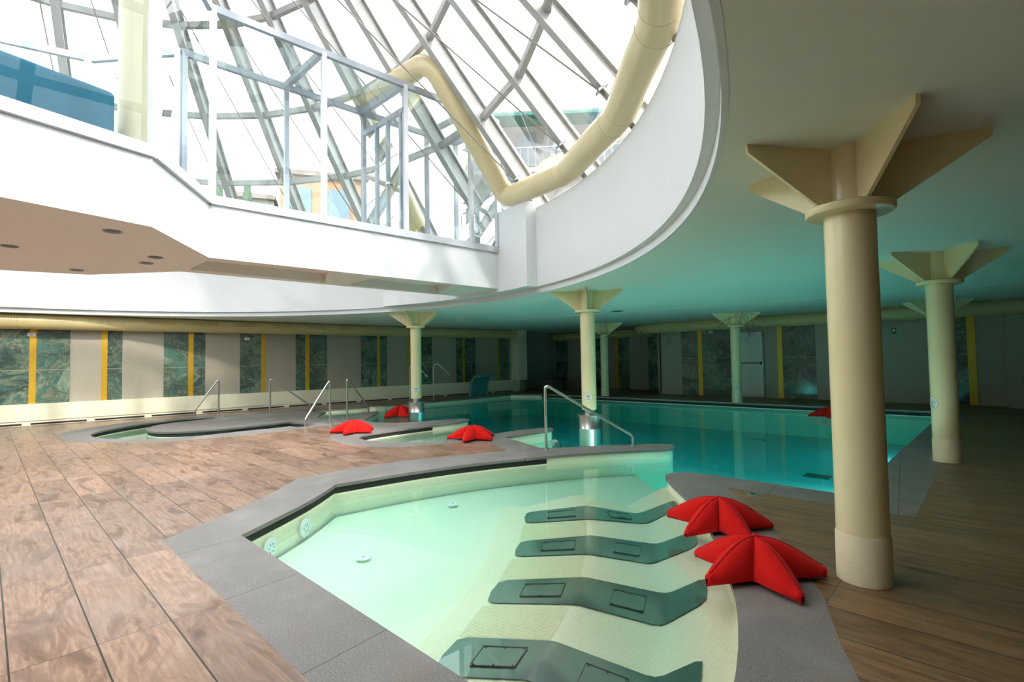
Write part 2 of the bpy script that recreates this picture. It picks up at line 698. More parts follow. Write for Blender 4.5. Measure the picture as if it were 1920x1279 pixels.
# ------------------------------------------------------------------ pool outlines
S = 1  # marks a sharp corner
W1 = [(-0.68, 1.43, S), (-4.35, 1.43, S), (-4.90, 2.25), (-5.33, 2.73, S), (-5.26, 3.22), (-5.15, 3.83), (-4.92, 4.60),
      (-4.55, 5.41), (-4.32, 5.86), (-3.92, 6.45), (-3.56, 6.90), (-3.474, 7.04), (-3.508, 7.233), (-3.607, 7.367),
      (-3.75, 7.39), (-4.065, 7.073), (-4.381, 6.701), (-4.765, 6.158, S), (-5.037, 5.886, S), (-5.69, 6.139),
      (-6.234, 6.312, S), (-6.179, 6.813), (-6.112, 7.44), (-6.18, 7.64), (-6.32, 7.74), (-6.466, 7.70), (-6.57, 7.281),
      (-6.65, 6.839), (-6.64, 6.40), (-6.61, 5.85), (-6.73, 5.475), (-6.965, 5.083), (-7.266, 4.781), (-7.699, 4.62),
      (-8.03, 4.60), (-8.336, 4.69), (-8.525, 4.926), (-8.60, 5.405), (-8.60, 6.166), (-8.552, 6.802), (-8.535, 7.40),
      (-8.66, 7.68), (-8.828, 7.75), (-9.024, 7.72), (-9.17, 7.467), (-9.36, 6.70), (-9.64, 6.25), (-10.107, 6.09),
      (-10.45, 6.08), (-10.75, 6.20), (-11.15, 6.60), (-11.919, 7.285), (-12.176, 7.48), (-12.305, 7.488),
      (-12.40, 7.267), (-11.75, 6.62), (-11.45, 6.12, S), (-12.042, 5.70, S), (-12.70, 6.02), (-13.349, 6.55, S),
      (-14.20, 6.15, S), (-13.90, 7.45), (-13.72, 8.30), (-13.52, 11.0), (-13.60, 14.20, S), (-12.6, 14.85, S),
      (-7.64, 14.93), (-3.24, 15.0), (-0.80, 15.0, S), (-0.88, 12.46), (-1.02, 5.76, S), (-2.55, 5.76), (-2.74, 5.62),
      (-2.78, 5.42), (-2.62, 5.20), (-2.01, 4.49), (-1.53, 3.78), (-1.18, 3.11), (-1.05, 2.86), (-0.81, 2.18)]
W1 = ccw(chaikin(W1, 2))
W2 = [(-10.79, 5.12, S), (-10.70, 4.71), (-11.0, 4.18), (-11.02, 3.56), (-11.0, 2.78), (-11.12, 2.42), (-11.39, 2.11),
      (-11.94, 1.69), (-12.35, 1.52), (-13.0, 1.46), (-13.60, 1.68), (-14.2, 2.26), (-14.62, 2.88), (-14.84, 3.4),
      (-14.83, 3.89), (-14.70, 4.40, S), (-14.45, 4.47, S), (-14.25, 4.1), (-14.16, 3.6), (-14.08, 3.08), (-13.78, 2.68),
      (-13.23, 2.42), (-12.66, 2.38), (-12.2, 2.56), (-11.85, 3.05), (-11.78, 3.65), (-11.80, 4.28), (-11.86, 4.92, S)]
W2 = ccw(chaikin(W2, 2))
S_BIG = [(-9.8, 5.35), (-9.297, 4.986), (-9.119, 4.671), (-8.871, 4.44), (-8.638, 4.303), (-8.164, 4.182),
         (-7.763, 4.139), (-7.382, 4.205), (-7.011, 4.396), (-6.836, 4.55), (-6.638, 4.875), (-6.451, 5.214),
         (-6.30, 5.60), (-6.182, 5.76), (-5.34, 5.474), (-5.28, 5.40), (-4.4, 5.30), (-3.2, 7.0), (-3.3, 7.7), (-4.2, 7.6),
         (-6.0, 8.0), (-8.4, 8.0), (-9.4, 8.0), (-11, 7.2), (-12.3, 7.8), (-13.4, 7.2), (-13.6, 8.3), (-13.3, 11), (-13.2, 14.2),
         (-12.4, 14.5), (-0.95, 14.7), (-1.2, 9), (-1.25, 5.95), (-2.7, 5.95), (-3.0, 5.6), (-2.5, 4.6), (-1.5, 3.3),
         (-1.2, 2.4), (-1.0, 1.7), (-4.0, 1.7), (-4.7, 2.6), (-5.0, 3.2), (-4.9, 4.0), (-4.4, 5.299), (-5.28, 5.399),
         (-5.85, 4.03), (-5.95, 3.11), (-5.93, 2.55), (-5.31, 1.91), (-4.69, 0.975), (-0.25, 0.975), (-0.25, 1.43),
         (-0.33, 2.1), (-0.44, 2.51), (-0.56, 2.78), (-0.72, 3.24), (-1.1, 3.95), (-1.71, 4.86), (-2.02, 5.30),
         (-0.50, 5.30), (-0.42, 15.45), (-12.8, 15.30), (-14.05, 14.4), (-13.98, 11), (-14.15, 8.3), (-14.35, 7.4),
         (-14.65, 6.1), (-14.75, 5.21), (-14.95, 4.61), (-15.20, 3.82), (-15.30, 3.02), (-15.10, 2.38), (-14.70, 1.80),
         (-14.20, 1.35), (-13.715, 1.08), (-13.217, 1.02), (-12.441, 1.067), (-12.077, 1.196), (-11.691, 1.369),
         (-11.306, 1.646), (-10.911, 2.025), (-10.60, 2.412), (-10.43, 2.941), (-10.352, 3.352), (-10.30, 4.179),
         (-10.40, 5.084), (-10.45, 5.45)]
NEAR = [(-0.4, 1.2), (-4.6, 1.2), (-5.6, 2.6), (-5.6, 3.5), (-4.8, 5.6), (-4.03, 6.78), (-3.21, 6.02), (-2.68, 5.33),
        (-2.0, 4.9), (-1.0, 4.0), (-0.4, 2.2)]
JACUZZI = [(-6.15, 7.6), (-8.9, 7.6), (-9.3, 5.5), (-8.6, 4.3), (-7.5, 4.3), (-6.3, 5.4)]
STEPPOOL = [(-11.3, 6.0), (-12.3, 7.45), (-13.6, 8.25), (-14.6, 6.0), (-13.3, 5.4)]
INLET = [(-3.7, 7.42), (-6.2, 7.6), (-6.4, 6.2), (-5.0, 5.7)]
ROOM = [(-17.5, -9.5), (6.5, -9.5), (6.5, 19.4), (-15.6, 19.4), (-15.6, 16.2), (-14.85, 16.1)]

vs, fs = cdt([ROOM, W1, W2, S_BIG, NEAR, JACUZZI, STEPPOOL, INLET, [(-2.4, .99), (6.4, .99), (6.4, 8.5), (-17, 8.5), (-17, 8.51), (-2.4, 8.49)]])


def in_water(p):
    return inside(p, W1) or inside(p, W2)


# ---- deck, coping, basin floors, water


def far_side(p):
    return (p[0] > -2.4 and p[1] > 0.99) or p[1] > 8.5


floor = pick(vs, fs, lambda p: inside(p, ROOM) and not in_water(p) and not inside(p, S_BIG) and not far_side(p), 0.0)
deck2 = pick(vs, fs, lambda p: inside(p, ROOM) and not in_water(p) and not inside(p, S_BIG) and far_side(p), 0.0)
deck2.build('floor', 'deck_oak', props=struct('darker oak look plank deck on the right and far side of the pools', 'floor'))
floor.build('floor', 'deck_wood', props=struct('brown wood look plank deck around the pools', 'floor'))

cop = pick(vs, fs, lambda p: inside(p, S_BIG) and not in_water(p), 0.0)
for loop in (W1, W2):
    n = len(loop)
    o1 = offset_loop(loop, 0.045)
    rows = [[(*p, 0.0) for p in loop] + [(*loop[0], 0.0)], [(*p, -0.036) for p in loop] + [(*loop[0], -0.036)],
            [(*p, -0.036) for p in o1] + [(*o1[0], -0.036)]]
    cop.grid(rows, flip=True)
coping = cop.build('pool_coping', 'stone', props=struct('grey flamed stone coping edging all the pools', 'pool edge'))

walls = MB()
gut = MB()


def gutter_here(x, y):
    if y < 5.4 and x < -4.2 and x > -5.6:
        return not (y < 1.6)
    if inside((x, y), [(-8.8, 4.5), (-7.9, 4.3), (-8.3, 5.6), (-8.3, 6.6), (-8.9, 6.6)]):
        return True
    if y > 14.6 and x > -13.2:
        return True
    return x < -10.5 and y < 5.2


for loop in (W1, W2):
    o1 = offset_loop(loop, 0.03)
    o2 = offset_loop(loop, 0.026)
    n = len(loop)
    walls.grid([[(*p, -0.03) for p in o1] + [(*o1[0], -0.03)], [(*p, -1.3) for p in o1] + [(*o1[0], -1.3)]], flip=True)
    for i in range(n):
        a, b = o2[i], o2[(i + 1) % n]
        if gutter_here((a[0] + b[0]) / 2, (a[1] + b[1]) / 2):
            gut.add([(*a, -0.036), (*b, -0.036), (*b, -0.108), (*a, -0.108)], [(0, 3, 2, 1)])
basin = walls.build('pool_basin', 'pool_tile', props=struct('cream mosaic walls and floors of the pools', 'pool basin'))
gut.build('overflow_gutter', 'dark_gap', parent=basin, props={'label': 'dark overflow slot under the coping'})


def zone(p):
    if inside(p, W2):
        return -0.42
    if not inside(p, W1):
        return None
    if inside(p, NEAR):
        return -0.36
    if inside(p, JACUZZI):
        return -0.50
    if inside(p, INLET):
        return -0.55
    if inside(p, STEPPOOL):
        return -0.55
    return -0.80


for zz in (-0.42, -0.36, -0.50, -0.55, -0.80):
    pick(vs, fs, lambda p: zone(p) == zz, zz).build('pool_floor', 'aqua_tile' if zz == -0.80 else 'pool_tile', parent=basin)
ed = MB()
for a, b, z0, z1 in (((-4.03, 6.78), (-3.21, 6.02), -0.36, -0.80), ((-3.21, 6.02), (-2.68, 5.33), -0.36, -0.80),
                     ((-6.15, 7.6), (-8.9, 7.6), -0.5, -0.80), ((-12.3, 7.45), (-13.6, 8.25), -0.55, -0.80),
                     ((-3.7, 7.42), (-6.2, 7.6), -0.55, -0.80)):
    ed.add([(*a, z0), (*b, z0), (*b, z1), (*a, z1)], [(0, 1, 2, 3)])
ed.build('floor_drop', 'pool_tile', parent=basin)
# steps below the water in the small inlet and seat ring in the whirl pool bay
stp = MB()
stp.prism([(-4.8, 6.12), (-5.05, 5.92), (-6.24, 6.34), (-6.18, 6.85)], -0.55, -0.20)
stp.prism([(-4.45, 6.55), (-4.9, 6.1), (-6.2, 6.8), (-6.15, 7.2)], -0.55, -0.36)
stp.build('pool_step', 'pool_tile', parent=basin)
MB().box((-13.35, 8.15, -.40), (.34, .34, .82)).build('pool_wall_end', 'bench_cream', parent=basin)
seat = MB()
seat.prism([(-8.58, 5.2), (-8.3, 4.72), (-7.7, 4.64), (-7.25, 4.82), (-6.95, 5.12), (-7.3, 5.3), (-7.6, 5.12), (-7.95, 5.3), (-8.0, 5.9),
            (-7.8, 6.4), (-8.0, 7.0), (-8.52, 7.3), (-8.58, 6.2)], -0.5, -0.24)
seat.build('pool_seat', 'pool_tile', parent=basin)

wt = pick(vs, fs, in_water, WATER)
bt = pick(vs, fs, in_water, -1.5, flip=True)
wt.add(bt.v, bt.f)
for loop in (W1, W2):
    n = len(loop)
    wt.grid([[(*p, WATER) for p in loop] + [(*loop[0], WATER)], [(*p, -1.5) for p in loop] + [(*loop[0], -1.5)]], flip=False)
# welded so that the volume is closed
bm = bmesh.new()
me = bpy.data.meshes.new('tmp')
me.from_pydata(wt.v, [], wt.f)
bm.from_mesh(me)
bmesh.ops.remove_doubles(bm, verts=bm.verts, dist=1e-4)
bmesh.ops.recalc_face_normals(bm, faces=bm.faces)
bm.to_mesh(me)
me.name = 'pool_water'
me.materials.append(MATS['pool_water'])
w_ob = bpy.data.objects.new('pool_water', me)
col.objects.link(w_ob)
bm.free()
for k, v in props('turquoise and pale green still water filling the pools', 'water', kind='stuff').items():
    w_ob[k] = v

MB().beam((-12.5, 14.90, .004), (-.82, 15.03, .004), .05, .006).build('edge_strip', 'sign_white', parent=coping)
# ------------------------------------------------------------------ submerged relax loungers
ROWS = [([(-3.616, 3.965), (-3.11, 4.36), (-2.80, 4.86), (-2.45, 5.03)], [(-3.398, 3.7), (-2.838, 4.018), (-2.571, 4.633), (-2.29, 4.78)]),
        ([(-3.09, 3.297), (-2.569, 3.655), (-2.223, 4.184), (-1.90, 4.26)], [(-2.901, 3.016), (-2.346, 3.297), (-2.05, 3.761), (-1.733, 3.92)]),
        ([(-2.67, 2.614), (-2.116, 2.935), (-1.721, 3.351), (-1.451, 3.40)], [(-2.502, 2.323), (-1.934, 2.575), (-1.546, 2.93), (-1.31, 3.08)]),
        ([(-2.317, 1.931), (-1.781, 2.163), (-1.325, 2.438), (-1.083, 2.49)], [(-2.159, 1.595), (-1.662, 1.82), (-1.183, 2.093), (-0.98, 2.16)])]
ZP = (-.27, -.19, -.33, -.15)


def prof(pts, dz=0.0, ext=True):
    p = [Vector((a[0], a[1], z + dz)) for a, z in zip(pts, ZP)]
    return p


def curve(p):
    f, r, v, h = p
    a, b = r.lerp(f, .05), r.lerp(v, .05)
    c, d_ = v.lerp(r, .10), v.lerp(h, .16)
    return [f, f.lerp(r, .5), a, a * .25 + r * .5 + b * .25, b, r.lerp(v, .5), c, c * .25 + v * .5 + d_ * .25, d_, h]


lines = [[(-3.778, 3.763 + .35), (-3.456, 4.70), (-3.05, 5.05), (-2.80, 5.42)]]
for a, b in ROWS:
    lines += [a, b]
lines.append([(-2.0, 1.40), (-1.55, 1.55), (-1.1, 1.8), (-0.92, 1.95)])
bench = MB()
FOOT = [(-3.99, 3.98), (-3.86, 3.82), (-3.61, 3.56), (-3.33, 3.22), (-3.14, 2.98), (-2.90, 2.66), (-2.76, 2.44), (-2.56, 2.06),
        (-2.44, 1.75), (-2.3, 1.40)]
HEAD = [(-2.70, 5.56), (-2.30, 5.05), (-2.12, 4.80), (-1.78, 4.36), (-1.55, 4.02), (-1.30, 3.52), (-1.12, 3.2), (-.92, 2.68),
        (-.80, 2.34), (-.74, 1.9)]
rows = []
for L, ft, hd in zip(lines, FOOT, HEAD):
    c = curve(prof(L))
    rows.append([Vector((*ft, -.365)), Vector((*ft, -.272))] + c + [Vector((*hd, -.15))])
bench.grid(rows)
bench.add([rows[0][k] for k in range(len(rows[0]))] + [Vector((q.x, q.y, -.365)) for q in rows[0]],
          [(k, k + 1, k + 1 + len(rows[0]), k + len(rows[0])) for k in range(len(rows[0]) - 1)])
stepo = [(-4.12, 3.74), (-3.658, 3.249), (-3.298, 2.818), (-3.005, 2.398), (-2.752, 1.958), (-2.55, 1.5)]
ob_bench = bench.build('lounger_bench', 'bench_tile', smooth=True,
                       props=struct('tiled wave shaped bench under the water of the near pool', 'pool bench'))
sb = MB()
foot_in = [FOOT[0], FOOT[2], FOOT[4], FOOT[6], FOOT[8], FOOT[9]]
sb.prism(stepo + foot_in[::-1], -.365, -.318)
sb.build('bench_step', 'pool_tile', parent=ob_bench)
for i in range(3):
    a = curve(prof(ROWS[i][1], .002))
    b = curve(prof(ROWS[i + 1][0], .002))
    rws = []
    for tt in (0.06, .5, .94):
        rws.append([p.lerp(q, tt) for p, q in zip(a[:3], b[:3])])
    MB().grid(rws).build('mosaic_panel', 'coarse_tile', parent=ob_bench)
names = ['furthest of the four steel underwater loungers, nearest the open pool',
         'second steel underwater lounger from the open pool, beside the back cushion',
         'third steel underwater lounger from the open pool, beside the front red star cushion',
         'nearest of the four steel underwater loungers, cut by the frame bottom']
for i, (a, b) in enumerate(ROWS):
    ca, cb = curve(prof(a, .011)), curve(prof(b, .011))
    loc = (Vector(ca[0]) + Vector(cb[0])) / 2
    th = thing('pool_lounger', names[i], 'pool lounger', tuple(loc))
    th['group'] = 'steel loungers under the water'
    rws = []
    for tt in (0, .08, .5, .92, 1.0):
        r_ = [p.lerp(q, tt) for p, q in zip(ca, cb)]
        if tt in (0, 1.0):
            r_[0] = r_[0].lerp(r_[1], .22)
            r_[-1] = r_[-1].lerp(r_[-2], .22)
        elif tt in (.08, .92):
            r_[0] = r_[0].lerp(r_[1], .05)
            r_[-1] = r_[-1].lerp(r_[-2], .05)
        rws.append(r_)
    MB().grid(rws).build('steel_sheet', 'plate_steel', parent=th, smooth='full')
    # bolted hatch on the slope between knee and seat, one on the foot part
    for i0, i1, nm in ((4, 6, 'hatch'), (0, 2, 'hatch')):
        hb = MB()
        q = [[ca[i0].lerp(ca[i1], s).lerp(cb[i0].lerp(cb[i1], s), tt) + Vector((0, 0, .004)) for tt in (.25, .75)] for s in (.38, .85)]
        hb.grid(q)
        h = hb.build(nm, 'plate_steel', parent=th)
        bo = MB()
        for s in (.41, .62, .82):
            for tt in (.28, .72):
                c = ca[i0].lerp(ca[i1], s).lerp(cb[i0].lerp(cb[i1], s), tt) + Vector((0, 0, .005))
                bo.lathe([(.006, 0), (.004, .003)], c, 8)
        fr_ = [ca[i0].lerp(ca[i1], s).lerp(cb[i0].lerp(cb[i1], s), tt) + Vector((0, 0, .006)) for s, tt in ((.38, .25), (.38, .75), (.85, .75), (.85, .25))]
        bo.tube(fr_, .0025, 4, closed=True)
        bo.build('bolt_row', 'dark_gap', parent=h)

# ------------------------------------------------------------------ pool fittings
d = Vector((-0.55, 0.82, 0)).normalized()
nrm = Vector((0.82, 0.55, 0)).normalized()
for k, (s, lab) in enumerate(((0.66, 'round white pool jet in the left wall, further from the corner'), (0.27, 'round white pool jet in the left wall, nearer the corner'))):
    c = Vector((-4.35, 1.43, -.235)) + d * (s * 1.35)
    M = Matrix((d, Vector((0, 0, 1)), nrm)).transposed()
    th = thing('pool_jet', lab, 'pool jet', tuple(c))
    mb = MB().lathe([(.085, 0), (.085, .012), (.07, .018)], (0, 0, 0), 28)
    mb.v = [M @ p + c - nrm * 0.01 for p in mb.v]
    mb.build('jet_plate', 'disc_white', parent=th, smooth=True)
    mb = MB()
    for a in range(6):
        mb.box((.035 * cos(a * 1.05), .035 * sin(a * 1.05), .02), (.014, .006, .004), a)
    mb.v = [M @ p + c - nrm * 0.01 for p in mb.v]
    mb.build('jet_slot', 'grate', parent=th)
for (x, y), lab in (((-4.64, 3.83), 'small white drain disc on the pool floor, further one'), ((-3.99, 2.29), 'small white drain disc on the pool floor, nearer one')):
    th = thing('floor_drain', lab, 'drain', (x, y, -.34))
    MB().lathe([(.062, 0), (.062, .008), (.05, .012)], (x, y, -.34), 24).build('disc', 'disc_white', parent=th, smooth=True)
    MB().lathe([(.008, .012), (.008, .016)], (x, y, -.34), 10).build('screw', 'grate', parent=th)
g = MB()
g.box((-2.30, 10.2, -.795), (.40, .30, .01))
for k in range(6):
    g.box((-2.30, 10.2 - .12 + k * .048, -.788), (.36, .02, .008))
g.build('floor_grate', 'grate', loc=(-2.30, 10.2, -0.80), props=props('dark rectangular grate on the floor of the main pool', 'grate'))
emit = NT('added_lamp_lens')  # underwater lamps added out of view to make the water and ceiling glow
em = emit.n('ShaderNodeEmission')
em.inputs[0].default_value = (0.80, 1.0, 0.97, 1)
em.inputs[1].default_value = 170.0
emit.l(em.outputs[0], emit.out.inputs[0])
emit.done('added_lamp_lens')
for k, (p_, d_) in enumerate([((-.925, 8.8), (-1, 0)), ((-.90, 12.4), (-1, 0)), ((-1.45, 5.80), (0, 1)), ((-4.35, 7.02), (-.5, .85)),
                              ((-6.3, 7.78), (0, 1)), ((-8.9, 7.83), (0, 1))]):
    labs_ = ['on the right wall nearer the camera', 'on the right wall further from the camera', 'under the near coping by the big column', 
             'under the coping tongue of the large handrail', 'under the coping tongue right of the whirlpool bay', 'under the coping tongue behind the whirlpool bay']
    n_ = Vector((*d_, -.5)).normalized()
    t_ = Vector((-d_[1], d_[0], 0)).normalized()
    M = Matrix((t_, n_.cross(t_), n_)).transposed()
    c = Vector((*p_, -.38)) + n_ * .04
    th = thing('added_pool_lamp', 'added unseen round underwater lamp ' + labs_[k], 'added pool lamp', tuple(c))
    mb = MB().lathe([(.15, -.06), (.15, .0), (.12, .012)], (0, 0, 0), 24)
    mb.v = [M @ q + c for q in mb.v]
    mb.build('added_lamp_rim', 'steel', parent=th, smooth=True)
    mb = MB().lathe([(.115, .010), (.10, .02)], (0, 0, 0), 24)
    mb.v = [M @ q + c for q in mb.v]
    mb.build('added_lamp_lens', 'added_lamp_lens', parent=th)
th = thing('deck_spotlight', 'small round steel light let into the right deck behind the star cushions', 'deck light', (-1.73, 5.18, 0))
MB().lathe([(.05, 0), (.05, .006), (.035, .010)], (-1.73, 5.18, 0), 24).build('rim', 'steel', parent=th, smooth=True)
MB().lathe([(.028, .010), (.02, .013)], (-1.73, 5.18, 0), 20).build('lens', 'black', parent=th)

# ------------------------------------------------------------------ handrails
RAILS = [((-15.14, 4.40), (-15.23, 3.87), 'steel handrail furthest left, at the oval whirlpool by the left wall'),
         ((-13.91, 5.27), (-13.72, 6.30), 'steel handrail with long sloping bar at the back of the step pool'),
         ((-10.62, 5.30), (-10.56, 4.72), 'steel handrail at the right end of the oval whirlpool near the deck'),
         ((-11.27, 6.06), (-11.98, 7.05), 'steel handrail on the narrow coping behind the left star cushion'),
         ((-4.87, 5.83), (-4.02, 6.87), 'large steel handrail on the coping tongue of the near pool')]
for (a, b, lab) in RAILS:
    th = thing('handrail', lab, 'handrail', (*a, 0), group='stainless pool handrails')
    A, B = Vector((*a, 0)), Vector((*b, 0))
    dr = (B - A).normalized()
    L = (B - A).length
    top = A + Vector((0, 0, .97))
    low = B + Vector((0, 0, .165))
    sl = (low - top).normalized()
    path = [A, A + Vector((0, 0, .5)), top - Vector((0, 0, .07))]
    for k in range(1, 6):
        tt = k / 6
        p0, p1, p2 = top - Vector((0, 0, .07)), top, top + sl * .09
        path.append(p0 * (1 - tt) ** 2 + p1 * 2 * tt * (1 - tt) + p2 * tt * tt)
    path += [top + sl * .09, top.lerp(low, .5), low - sl * .03, low - Vector((0, 0, .03)), B]
    MB().tube(path, .0215, 14).build('rail', 'steel', parent=th, smooth=True)
    for q in (A, B):
        MB().lathe([(.05, .001), (.05, .008), (.026, .016)], q, 24).build('flange', 'steel', parent=th, smooth=True)

# ------------------------------------------------------------------ pool showers and water curtain
for (x, y), lab in (((-14.14, 10.86), 'tall steel neck shower standing right of the left drum column'),
                    ((-13.96, 9.75), 'tall steel neck shower mostly hidden behind the left drum column')):
    th = thing('neck_shower', lab, 'shower', (x, y, 0), group='steel neck showers')
    p = [(x, y, 0), (x, y, .9), (x, y, 1.12)]
    for k in range(1, 8):
        a = k / 8 * pi * 0.72
        p.append((x + (.13 - .13 * cos(a)) * .5, y + (.13 - .13 * cos(a)) * .85, 1.12 + .13 * sin(a)))
    e = Vector(p[-1])
    p += [tuple(e + Vector((.09, .16, -.17))), tuple(e + Vector((.16, .30, -.34)))]
    MB().tube(p, .019, 10).build('pipe', 'steel', parent=th, smooth=True)
    MB().tube([p[-1], tuple(Vector(p[-1]) + Vector((.03, .05, -.06)))], .027, 10).build('nozzle', 'steel', parent=th, smooth=True)
    MB().lathe([(.05, 0), (.05, .01), (.03, .02)], (x, y, 0), 20).build('flange', 'steel', parent=th, smooth=True)

th = thing('water_curtain', 'curved teal water curtain spout at the far left edge of the pool', 'water spout', (-13.95, 12.9, 0))
pr = [(0, 0), (.0, .15), (.02, .32), (.07, .50), (.15, .65), (.26, .74), (.40, .77), (.55, .75)]
rows = []
for (dx, z) in pr:
    rows.append([Vector((-14.0 + dx, y, z)) for y in (12.45, 12.88, 13.32)])
rows2 = []
for i, (dx, z) in enumerate(pr):
    a = pr[max(0, i - 1)]
    b = pr[min(len(pr) - 1, i + 1)]
    tn = Vector((b[0] - a[0], 0, b[1] - a[1])).normalized()
    nn = Vector((tn.z, 0, -tn.x)) * -.07
    rows2.append([r + nn for r in rows[i]])
mb = MB().grid(rows)
mb.grid(rows2, flip=True)
for k in (0, 2):
    mb.grid([[r[k] for r in rows], [r[k] for r in rows2]], flip=(k == 2))
mb.grid([rows[-1], rows2[-1]])
mb.build('spout_blade', 'teal_vinyl', parent=th, smooth=True)
for k in (0, 2):
    MB().tube([r[k] for r in rows], .015, 8).build('edge_trim', 'steel', parent=th, smooth=True)


# ------------------------------------------------------------------ columns
def column(x, y, lab, base='floor', sticker=None, ang=17):
    z0 = {'floor': 0.0, 'drum': 0.41}[base]
    th = thing('column', lab, 'column', (x, y, 0 if base == 'floor' else -0.80), group='cream steel columns')
    r = .137
    MB().lathe([(r, z0 if base == 'drum' else .28), (r, 2.235)], (x, y, 0), 48).build('shaft', 'cream_paint', parent=th, smooth=True)
    if base == 'floor':
        MB().lathe([(r + .004, 0), (r + .006, .02), (r + .005, .27), (r, .285)], (x, y, 0), 48).build('rough_foot', 'cream_rough', parent=th, smooth=True,
                                                                                            props={'label': 'rough textured foot of the column'})
    else:
        MB().lathe([(.095, .30), (.095, .42)], (x, y, 0), 32).build('steel_neck', 'steel', parent=th, smooth=True)
        dr = MB().lathe([(.20, -0.80), (.20, .05), (.203, .055), (.203, .065), (.20, .07), (.20, .295), (.232, .297), (.232, .318), (.10, .322)], (x, y, 0), 48)
        dr.build('steel_drum', 'steel', parent=th, smooth=True, props={'label': 'stainless steel drum around the column foot in the water'})
    MB().lathe([(r, 2.205), (.228, 2.21), (.236, 2.22), (.236, 2.25), (.225, 2.258)], (x, y, 0), 48).build('collar', 'cream_paint', parent=th, smooth=True)
    MB().lathe([(.125, 2.25), (.125, CEIL)], (x, y, 0), 32).build('core', 'cream_paint', parent=th, smooth=True)
    for k in range(5):
        a = rad(ang + 72 * k)
        u = Vector((cos(a), sin(a), 0))
        w = Vector((-sin(a), cos(a), 0)) * .011
        o = Vector((x, y, 0))
        out = [(.11, 2.256), (.222, 2.256), (.68, CEIL - .05), (.685, CEIL), (.11, CEIL)]
        vv = [o + u * rr + w + Vector((0, 0, z)) for rr, z in out] + [o + u * rr - w + Vector((0, 0, z)) for rr, z in out]
        n = 5
        MB().add(vv, [tuple(range(n))[::-1], tuple(range(n, 2 * n))] + [(i, (i + 1) % n, (i + 1) % n + n, i + n) for i in range(n)]).build(
            'fin', 'cream_paint', parent=th)
    if sticker:
        zc, adeg = sticker

        def patch(rad_h, rr, squash=1.0, z=zc, da=0.0):
            vv = [None]
            pts = []
            for k in range(28):
                q = 2 * pi * k / 28
                s = rad_h * cos(q)
                a = rad(adeg) + da + s / rr
                pts.append((x + rr * cos(a), y + rr * sin(a), z + rad_h * squash * sin(q)))
            a = rad(adeg) + da
            vv = [(x + rr * cos(a), y + rr * sin(a), z)] + pts
            return MB().add(vv, [(0, 1 + k, 1 + (k + 1) % 28) for k in range(28)])
        ring = patch(.078, r + .002).build('depth_notice', 'sign_blue', parent=th)
        ring['label'] = 'round white notice with a thin blue rim'
        patch(.074, r + .003).build('notice_face', 'sign_white', parent=ring)
        pm = MB()
        for dz, wd, hh in ((.044, .022, .006), (.028, .045, .007), (.010, .034, .006), (-.012, .010, .016), (-.036, .046, .006), (-.050, .030, .006)):
            a0, a1 = rad(adeg) - wd / r, rad(adeg) + wd / r
            q = [(x + (r + .004) * cos(a), y + (r + .004) * sin(a)) for a in (a0, rad(adeg), a1)]
            for q0, q1 in ((q[0], q[1]), (q[1], q[2])):
                pm.add([(*q0, zc + dz - hh / 2), (*q1, zc + dz - hh / 2), (*q1, zc + dz + hh / 2), (*q0, zc + dz + hh / 2)], [(0, 1, 2, 3)])
        pm.build('notice_print', 'black', parent=ring)
    return th


column(-0.60, 3.67, 'big cream column nearest the camera, on the right plank deck')
column(-0.44, 8.30, 'second cream column on the right plank deck, beside the pool edge', sticker=(.72, 215))
column(-5.44, 7.78, 'cream column in a steel drum, centre of the pool behind the large handrail', 'drum', (.645, -62), ang=15)
column(-10.72, 7.68, 'cream column in a steel drum, left one near the showers', 'drum', (.635, -40), ang=15)
column(-10.10, 15.45, 'slim looking cream column at the far pool edge by the wall recess', ang=15)
column(-5.42, 15.22, 'cream column at the far pool edge in front of the white exit door', sticker=(.455, -77), ang=15)
column(-0.90, 15.55, 'far cream column hidden behind the second deck column', ang=15)


